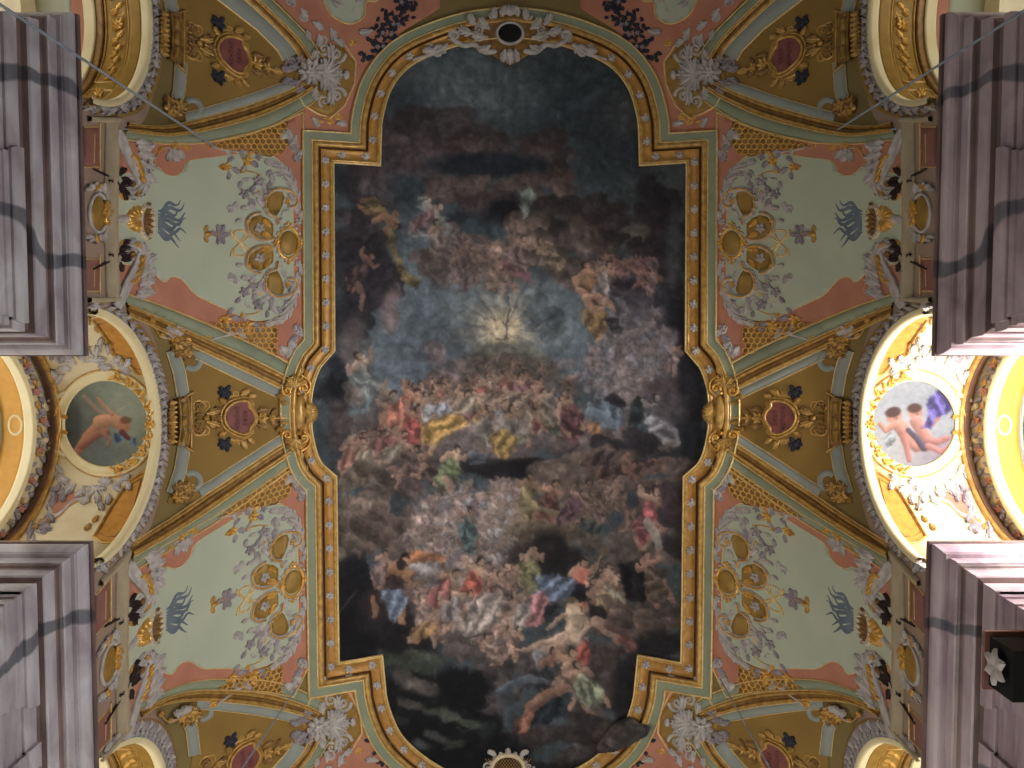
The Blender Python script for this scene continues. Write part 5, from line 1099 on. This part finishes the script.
# the white host
cv.poly([(398, 560), (410, 520), (416, 498), (440, 490), (470, 496), (500, 482), (520, 486), (514, 540), (500, 580), (450, 580), (410, 576)], (108, 98, 102), 8, .8, 5, 4, .6, .14)
WC = [(140, 130, 132), (128, 116, 124), (118, 122, 134), (150, 120, 118), (132, 100, 104), (110, 116, 126), (156, 140, 130)]
cv.crowd([(404, 560), (412, 505), (440, 492), (516, 480), (520, 540), (500, 590), (420, 590)], 105, 9.5, [(158, 128, 112), (146, 116, 104)], WC, .72, (-2.3, -.6), (96, 80, 76))
cv.poly([(456, 524), (470, 520), (480, 536), (474, 556), (458, 548)], (68, 94, 96), 1.2, .9, 1.6, 4, 1.4); cv.fig(468, 524, 14, -1.5, FL[1], (70, 96, 98)); cv.poly([(404, 554), (420, 550), (446, 558), (442, 566), (420, 562), (404, 562)], (172, 96, 52), 1, .95, 1.2, 3, 1.2); cv.poly([(408, 564), (440, 562), (448, 578), (428, 588), (408, 578)], (148, 142, 146), 1.2, .9, 1.5, 3)
# figures on the right cloud
for (x, y, z, an, sk, cl) in ((528, 494, 19, -1.5, (140, 104, 78), (112, 98, 60)), (550, 498, 17, -1.2, (146, 100, 78), (110, 64, 54)), (574, 506, 17, -.9, (126, 92, 78), (84, 54, 66)), (600, 500, 14, -1.4, (122, 92, 76), (100, 66, 60)), (618, 494, 13, -1.8, (118, 90, 74), (96, 72, 62)), (588, 494, 12, -1.5, (118, 88, 74), (96, 76, 64)), (650, 512, 22, -1.3, (140, 104, 84), (134, 56, 62)), (638, 524, 17, -2.8, (140, 104, 84), (120, 60, 62))): cv.fig(x, y, z, an, sk, cl)
cv.crowd([(580, 485), (625, 485), (630, 515), (585, 520)], 12, 10, [(124, 96, 80), (112, 84, 72)], [(100, 72, 64), (92, 78, 68)], .7)
cv.ell(633, 500, 6.5, 9, (42, 50, 62), 0, .4, .95, .1); cv.ell(615, 519, 7, 8, (46, 56, 68), .3, .4, .95, .1); cv.ell(672, 505, 9, 26, (62, 42, 50), -.3, .6, .9, .2); cv.stroke([(648, 522), (655, 532), (660, 548)], 5.5, 4, (134, 124, 112)); cv.poly([(580, 516), (592, 520), (606, 532), (594, 536), (584, 528)], (46, 56, 54), 1, .9, 1.2, 3)
cv.stroke([(510, 530), (522, 512), (540, 508), (556, 514)], 3, 3, (116, 100, 70), .8); cv.cloud(548, 532, 30, 12, (92, 76, 58), 9, .35, .85, .5)
# dark knot of figures, then the left rock
cv.ell(545, 552, 22, 20, (23, 20, 22), 0, .7, .92, .35); cv.ell(520, 570, 16, 26, (34, 29, 31), 0, .8, .85, .35); cv.ell(356, 600, 26, 44, (20, 20, 26), 0, .35, .97, .25); cv.ell(380, 625, 34, 28, (24, 22, 26), .3, .5, .95, .3); cv.ell(352, 640, 24, 30, (17, 17, 22), 0, .5, .97, .3); cv.ell(410, 636, 30, 24, (25, 23, 26), .2, .5, .95, .3, (0, -1, .3)); cv.ell(372, 612, 14, 20, (40, 33, 35), .2, .7, .7, .3); cv.ell(392, 600, 26, 20, (44, 34, 34), 0, .6, .85, .3)
cv.fig(396, 580, 24, -1.2, (160, 104, 66), (60, 44, 42), (24, 20, 20)); cv.stroke([(382, 574), (392, 570), (404, 572), (410, 584)], 5.5, 3.4, (150, 96, 58)); cv.fig(382, 566, 14, -1.3, (150, 108, 86), (120, 92, 90)); cv.ell(402, 565, 5, 5.5, (26, 21, 22), 0, .4, .95, .1)
cv.poly([(381, 588), (398, 590), (413, 587), (407, 602), (394, 626), (385, 606)], (96, 116, 148), 1, .97, 1.3, 4, .3); cv.stroke([(408, 592), (424, 602), (420, 616)], 6, 4, (112, 74, 54), .9); cv.stroke([(337, 616), (356, 590)], .6, .6, (92, 86, 74), .8)
# lower crowd
cv.poly([(408, 590), (430, 570), (500, 570), (520, 600), (515, 640), (440, 640), (415, 620)], (92, 80, 78), 6, .8, 4, 4, .7, .16)
LC = [(158, 74, 62), (146, 132, 124), (140, 112, 104), (166, 138, 126), (116, 96, 92), (150, 92, 90), (110, 112, 112), (134, 118, 88)]
cv.crowd([(414, 600), (430, 566), (510, 566), (520, 600), (514, 632), (446, 636), (424, 622)], 62, 13, [(168, 126, 104), (150, 112, 92)], LC, .85, (-2.4, -.5), (60, 46, 42))
for (x, y, z, an, cl) in ((474, 580, 20, -1.3, (172, 72, 58)), (446, 586, 17, -.9, (150, 76, 72)), (490, 612, 22, -.6, (146, 130, 120)), (470, 622, 22, -1.1, (138, 122, 112)), (446, 616, 18, -1.2, (128, 84, 78)), (500, 590, 16, -1.6, (120, 98, 90)), (430, 628, 15, -.3, (148, 104, 56)), (458, 604, 16, -.8, (120, 110, 110))): cv.fig(x, y, z, an, FL[r.integers(3)], cl)
cv.poly([(462, 600), (484, 592), (506, 598), (496, 622), (472, 638), (460, 634), (472, 616)], (142, 126, 118), 1.3, .85, 1.6, 5, .5); cv.stroke([(456, 642), (478, 634), (500, 632)], 1.2, .8, (60, 54, 50), .8)
# lady in blue and her companions
cv.ell(560, 566, 24, 26, (28, 24, 26), 0, .6, .9, .3); cv.cloud(620, 600, 60, 20, (72, 60, 55), 12, .3, .7, .4); cv.fig(532, 566, 18, -1.5, (150, 112, 88), (104, 102, 66), (38, 28, 26)); cv.poly([(516, 566), (526, 556), (532, 572), (524, 582)], (112, 106, 64), 1, .9, 1.2, 3); cv.stroke([(528, 560), (531, 548)], 2, 1.4, (164, 124, 98)); cv.stroke([(536, 560), (532, 548)], 2, 1.4, (150, 112, 90))
cv.fig(580, 580, 19, -1.4, (150, 108, 84), (178, 84, 60), (30, 24, 26)); cv.ell(583, 573, 8, 7, (184, 88, 68), 0, .4, .9, .2); cv.poly([(536, 578), (556, 574), (574, 578), (582, 592), (576, 604), (560, 598), (546, 606), (538, 592)], (88, 108, 140), 1.2, .97, 1.6, 5, .9); cv.poly([(578, 584), (592, 588), (596, 600), (578, 602), (566, 600)], (24, 24, 32), 1, .95, 1.2, 2)
cv.poly([(532, 596), (544, 590), (552, 606), (542, 626), (526, 626)], (172, 98, 102), 1, .95, 1.5, 4, .4); cv.poly([(516, 604), (530, 598), (530, 618), (518, 632), (510, 630)], (136, 126, 124), 1, .9, 1.3, 4, .4); cv.poly([(544, 606), (556, 602), (560, 620), (546, 624)], (34, 36, 44), 1, .9, 1, 2)
cv.stroke([(602, 552), (596, 570), (586, 588)], .9, .8, (160, 148, 112)); cv.ell(604, 552, 6, 5, (112, 86, 50), 0, .8, .6, .3)
cv.crowd([(600, 575), (625, 575), (632, 600), (602, 606)], 9, 14, FL, [(134, 122, 104), (106, 104, 116), (124, 92, 84), (150, 128, 84)], .9); cv.poly([(618, 566), (634, 560), (650, 564), (654, 586), (644, 604), (626, 598)], (23, 22, 27), 1.4, .97, 2, 3); cv.fig(652, 574, 20, -1.9, (156, 104, 86), (96, 76, 64)); cv.ell(645, 561, 5.5, 5, (166, 108, 90), 0, .4, .95, .1); cv.poly([(646, 584), (660, 576), (668, 598), (650, 604)], (86, 70, 58), 1, .9, 1.2, 3)
# cloud with the pale nude
cv.cloud(640, 622, 46, 20, (84, 66, 58), 16, .35, .9, .4); cv.cloud(560, 660, 80, 18, (64, 56, 56), 18, .3, .9, .3); cv.cloud(600, 700, 44, 40, (56, 48, 48), 18, .3, .9, .45); cv.cloud(480, 650, 34, 16, (84, 74, 72), 10, .35, .9, .5); cv.cloud(490, 680, 30, 28, (66, 58, 58), 12, .35, .9, .5); cv.ell(660, 645, 26, 14, (27, 26, 32), 0, .6, .9, .3)
cv.fig(498, 636, 13, -.6, (176, 132, 104), (140, 108, 96)); cv.fig(514, 640, 13, -1.2, (170, 126, 100), (128, 96, 84)); cv.fig(508, 652, 12, -.2, (168, 124, 98), (120, 92, 84)); cv.fig(490, 648, 12, -2, (160, 118, 94), (140, 112, 96))
cv.poly([(534, 646), (566, 634), (590, 636), (584, 650), (562, 654), (552, 690), (538, 684)], (112, 112, 116), 1.3, .85, 1.5, 4, .2); cv.stroke([(566, 636), (548, 642), (524, 652)], 5.4, 2.8, (172, 136, 110)); cv.stroke([(574, 640), (560, 645), (546, 650)], 5.4, 4, (160, 124, 100)); cv.stroke([(572, 612), (574, 624), (572, 638)], 8.5, 7.4, (182, 150, 120), 1, 1.2); cv.stroke([(582, 616), (588, 626), (580, 636)], 3.2, 2.2, (172, 136, 108)); cv.stroke([(564, 614), (556, 622), (548, 630)], 3, 2, (166, 130, 104)); cv.ell(572, 604, 6, 6.5, (170, 136, 106), 0, .4, 1, .05); cv.ell(571, 600, 6, 4, (92, 72, 54), 0, .5, .9, .1)
cv.ell(598, 613, 9, 9, (27, 23, 25), 0, .4, .95, .2); cv.stroke([(596, 622), (608, 630), (620, 642)], 6, 3.6, (150, 112, 94)); cv.stroke([(606, 624), (622, 632), (632, 642)], 4, 3, (90, 62, 60)); cv.ell(630, 647, 7, 6, (176, 96, 78), 0, .5, .95, .2); cv.ell(622, 640, 4, 3, (152, 60, 56), 0, .5, .9, .2); cv.poly([(574, 648), (586, 636), (590, 656), (582, 676), (572, 672)], (158, 60, 48), 1, .92, 1.5, 4, .5)
# figures at the foot
cv.ell(560, 680, 32, 14, (30, 30, 38), 0, .6, .85, .3); cv.fig(552, 668, 18, -1.6, (150, 98, 78), (46, 54, 64)); cv.fig(568, 672, 22, -1.4, (158, 116, 88), (110, 84, 66)); cv.fig(584, 682, 20, -2, (150, 110, 88), (112, 118, 92)); cv.stroke([(508, 684), (530, 678), (548, 682)], 3.4, 2.4, (84, 96, 108), .9); cv.stroke([(500, 690), (520, 680)], 4, 3, (66, 82, 98), .9)
cv.poly([(534, 700), (554, 690), (574, 692), (566, 712), (544, 724), (530, 728)], (30, 40, 52), 1.2, .95, 1.6, 4, .5); cv.stroke([(548, 694), (530, 710), (522, 732), (512, 746)], 6.6, 3.6, (146, 88, 66)); cv.stroke([(566, 688), (546, 696), (534, 706)], 6, 4, (134, 92, 72)); cv.poly([(516, 720), (530, 712), (526, 736), (514, 748), (504, 746)], (150, 84, 56), 1, .85, 1.3, 3, .4); cv.poly([(574, 684), (592, 680), (600, 696), (588, 704), (576, 700)], (104, 112, 88), 1, .9, 1.4, 4); cv.stroke([(596, 706), (606, 722), (616, 738)], 5, 3, (74, 64, 62), .9)
cv.cloud(560, 745, 60, 22, (52, 44, 44), 16, .3, .9, .35); cv.cloud(606, 735, 30, 18, (46, 40, 42), 8, .3, .9, .5); cv.ell(628, 690, 14, 44, (24, 24, 30), 0, .7, .85, .3); cv.ell(530, 775, 80, 14, (22, 20, 22), 0, .7, .8, .3)
cv.cloud(626, 736, 30, 12, (70, 60, 57), 10, .3, .95, .5)
# dark landscape
for a in ((410, 705, 30, 50), (450, 740, 60, 40), (460, 690, 36, 24), (480, 760, 50, 24)): cv.ell(*a, (14, 16, 20), 0, .5, .95, .35)
for (x, y, rx, ry, c, an) in ((412, 664, 26, 7, (58, 68, 52), .2), (424, 656, 20, 6, (72, 78, 62), .2), (402, 676, 12, 9, (78, 72, 64), .4), (424, 688, 18, 7, (92, 80, 74), .3), (412, 704, 14, 5, (86, 80, 74), .3), (446, 716, 22, 5, (76, 84, 68), .25), (470, 724, 18, 4, (74, 84, 70), .2), (440, 738, 16, 4, (72, 74, 70), .3), (420, 744, 12, 5, (62, 70, 70), .2), (456, 744, 12, 4, (54, 58, 52), -.3), (486, 730, 8, 8, (34, 40, 46), 0), (508, 700, 8, 16, (52, 64, 72), .3), (400, 720, 8, 4, (40, 46, 46), .2)): cv.ell(x, y, rx, ry, c, an, .7, .8, .6)
cv.stroke([(458, 728), (464, 734), (470, 728)], 1.4, 1, (40, 44, 40)); cv.ell(338, 180, 12, 12, (34, 42, 50), 0, 1, .5, .3)
cv.c *= (1+.10*cv.n4[..., None]+.10*cv.n2[..., None]+.5*(np.abs(cv.n1)-.22)[..., None]+.5*(np.abs(cv.n5)-.2)[..., None]); cv.c = cv.c*.92+np.array([58, 62, 66])/255.*.08
def blur(c, n):
    for ax in (0, 1):
        for _ in range(2):
            p_ = np.pad(c, [(n+1, n) if i == ax else (0, 0) for i in range(3)], mode='edge').cumsum(ax)
            c = (np.take(p_, range(2*n+1, p_.shape[ax]), ax)-np.take(p_, range(0, p_.shape[ax]-2*n-1), ax))/(2*n+1)
    return c
def age(cv, n, mix, sat):
    dx = (cv.n5*2.2+cv.n1*2.0+cv.n2*1.3)*cv.k; dy = (np.roll(cv.n5, 57, 1)*2.2+np.roll(cv.n1, 31, 0)*2.0+np.roll(cv.n2, 17, 1)*1.3)*cv.k
    iy, ix = np.mgrid[0:cv.h, 0:cv.w]; cv.c = cv.c[np.clip(iy+dy, 0, cv.h-1).astype(int), np.clip(ix+dx, 0, cv.w-1).astype(int)]
    cv.c = cv.c*(1-mix)+blur(cv.c, n)*mix; g_ = cv.c.mean(-1, keepdims=True); cv.c = g_+(cv.c-g_)*sat
age(cv, 6, .3, .6); GAIN = 1.0
fre = paint_mesh('ceiling_fresco', INNER+(-mitres(INNER, True)*sgn*-.8), cv, 1.0, GAIN*FRESCO_GAIN)
tag(fre, 'huge dark painted ceiling fresco of clouds, crowded figures and a glowing light', 'painting')
# painted cloud spilling over the frame at the lower right
spill = paint_mesh('painted_cloud', [(608, 732), (618, 722), (630, 716), (640, 722), (652, 726), (648, 734), (634, 742), (616, 750), (600, 752), (598, 744)], cv, 6.6, GAIN*FRESCO_GAIN)
tag(spill, 'dark painted cloud spilling over the lower right curve of the fresco frame', 'painted relief')
# ------------------------------------------------------------------ the two roundels
def disc(px_m):
    e = [(106.5+43*math.cos(t), 423.5+45*math.sin(t)) for t in np.linspace(0, 2*PI, 64, endpoint=False)]
    return e
c1 = Canvas(58, 374, 156, 474, 3., 5); c1.c[:] = np.array([128, 136, 118])/255.*(1+.12*c1.n3[..., None]+.05*c1.n2[..., None])
c1.ell(80, 440, 30, 34, (86, 92, 84), .3, 1.2, .8, .4); c1.ell(74, 400, 18, 30, (104, 112, 100), 0, 1, .7, .3); c1.ell(96, 455, 32, 12, (104, 112, 104), 0, 1, .7, .4); c1.ell(128, 404, 22, 24, (150, 158, 136), 0, 1.1, .8, .4); c1.ell(72, 426, 10, 30, (66, 68, 66), 0, 1, .7, .3)
c1.stroke([(84, 396), (96, 408), (108, 418)], 1.8, 2.4, (164, 128, 104), .8); c1.stroke([(78, 452), (88, 436), (100, 424), (114, 418)], 4.4, 5.4, (172, 112, 82)); c1.stroke([(82, 446), (94, 436), (106, 432)], 4, 4, (150, 94, 74)); c1.stroke([(100, 422), (112, 420), (122, 424)], 7, 6, (190, 132, 96)); c1.stroke([(112, 414), (104, 406), (98, 398)], 2.4, 1.6, (182, 132, 100))
c1.ell(124, 426, 6, 6.5, (178, 118, 82), 0, .4, 1, .05); c1.ell(126, 420, 6, 4, (120, 84, 54), 0, .5, .9, .1); c1.poly([(112, 434), (122, 432), (124, 440), (116, 444)], (74, 96, 132), 1, .95, .8, 2); c1.poly([(132, 438), (136, 438), (136, 446), (130, 444)], (72, 92, 140), 1, .9, .6, 2); c1.stroke([(122, 432), (128, 438)], 3, 2.4, (110, 56, 52)); c1.stroke([(104, 434), (110, 440), (108, 446)], 2.2, 1.4, (150, 104, 84)); c1.stroke([(118, 412), (130, 404), (140, 402)], .8, .5, (170, 156, 118), .8)
c2 = Canvas(58, 374, 156, 474, 3., 8); c2.c[:] = np.array([128, 132, 138])/255.*(1+.06*c2.n3[..., None]+.04*c2.n2[..., None])
c2.ell(90, 450, 36, 16, (116, 106, 116), 0, 1, .7, .4); c2.ell(120, 440, 24, 24, (138, 140, 138), 0, 1, .7, .4)
for (x, y) in ((126, 416), (105, 412)): c2.ell(x, y, 7.4, 7, (152, 108, 92), 0, .4, 1, .05); c2.ell(x+1, y-4, 7.4, 5, (66, 46, 42), .2, .5, .95, .15); c2.ell(x-2, y+2, 2, 1.4, (120, 74, 66), 0, .5, .7, .1)
c2.stroke([(120, 426), (112, 438), (104, 446)], 7, 6, (150, 106, 92)); c2.stroke([(104, 422), (98, 432), (92, 440)], 6.4, 5, (146, 100, 90)); c2.stroke([(104, 446), (94, 448), (84, 444)], 4.4, 3, (150, 104, 92)); c2.stroke([(92, 440), (82, 442), (72, 438)], 4, 2.6, (142, 94, 88)); c2.stroke([(124, 424), (134, 430), (140, 424)], 3.4, 2.4, (150, 104, 88)); c2.stroke([(118, 432), (114, 446), (111, 460)], 4, 2.4, (140, 92, 82)); c2.stroke([(112, 430), (104, 438), (96, 448)], 2.6, 3.4, (70, 62, 76)); c2.stroke([(98, 426), (88, 424), (82, 418)], 3, 2.2, (148, 102, 88))
c2.poly([(92, 398), (80, 388), (68, 388), (64, 402), (72, 414), (84, 418), (90, 430), (98, 428), (92, 414)], (76, 66, 128), 1.2, .95, 1.4, 4, .5); c2.poly([(138, 440), (130, 432), (124, 440), (132, 450)], (112, 116, 120), 1.2, .8, 1.2, 3); c2.stroke([(92, 446), (80, 452), (70, 446)], 3, 2, (150, 96, 92))
for c_ in (c1, c2):
    s_k = c_.k; c_.k = .75; age(c_, 4, .3, .8); c_.k = s_k
for cvx, lab, mir in ((c1, 'round painting of a falling angel on a pale green ground, left window arch', 0), (c2, 'round painting of two cherubs with a violet cloth, right window arch', 1)):
    o = paint_mesh('roundel_painting', disc(0), cvx, .9, 1.0, res=.5)
    if mir: o.scale = (-1, 1, 1); o.location = (-o.location[0], o.location[1], o.location[2])
    tag(o, lab, 'painting', 'round paintings in the window arches')
# ================================================================== camera, daylight, exposure
cam = bpy.data.cameras.new('camera'); co = bpy.data.objects.new('camera', cam); C.objects.link(co)
cam.sensor_width = 36; cam.lens = 36*F/1024; cam.shift_x = (512-CX)/1024; cam.clip_end = 200
from mathutils import Matrix
co.matrix_world = Matrix(((1, 0, 0, 0), (0, -CT, -ST, 0), (0, ST, -CT, EYE), (0, 0, 0, 1)))
bpy.context.scene.camera = co
def area(name, loc, target, sx, sy, watt, col):
    l = bpy.data.lights.new(name, 'AREA'); l.shape = 'RECTANGLE'; l.size = sx; l.size_y = sy; l.energy = watt; l.color = col
    o = bpy.data.objects.new(name, l); C.objects.link(o); o.location = loc
    from mathutils import Vector
    o.rotation_euler = (Vector(target)-Vector(loc)).to_track_quat('-Z', 'Y').to_euler(); return o
wd = bpy.data.worlds.new('sky'); bpy.context.scene.world = wd; wd.use_nodes = True
wd.node_tree.nodes['Background'].inputs[0].default_value = (.85, .92, 1, 1); wd.node_tree.nodes['Background'].inputs[1].default_value = .2
# daylight through the six gallery windows
for s, k, e, c in ((-1, 0, 30, (1, .93, .78)), (-1, 1, 50, (1, .92, .76)), (-1, 2, 120, (1, .95, .85)), (1, 0, 40, (1, .95, .85)), (1, 1, 1250, (.98, .97, 1)), (1, 2, 260, (1, .98, .95))):
    area('gallery_window_daylight', (s*8.06, YC[k], 11.4+EYE), (s*5.5, YC[k], 12.9+EYE), 2.8, 2.5, e, c)
# added unseen fill lamps low along the nave walls and at the far end
area('nave_side_fill', (5.6, 8, 7.2), (-3, 6, 13), 12, 3, 500, (1, .97, .95))
area('nave_side_fill', (-5.6, 8, 7.2), (3, 6, 13), 12, 3, 700, (1, .96, .9))
area('nave_end_fill', (0, 12.4, 6), (0, 2, 17), 7, 7, 190, (1, .95, .86))
vs_ = bpy.context.scene.view_settings; vs_.view_transform = 'Standard'; vs_.look = 'None'; vs_.exposure = -.42; vs_.gamma = 1; vs_.use_curve_mapping = False
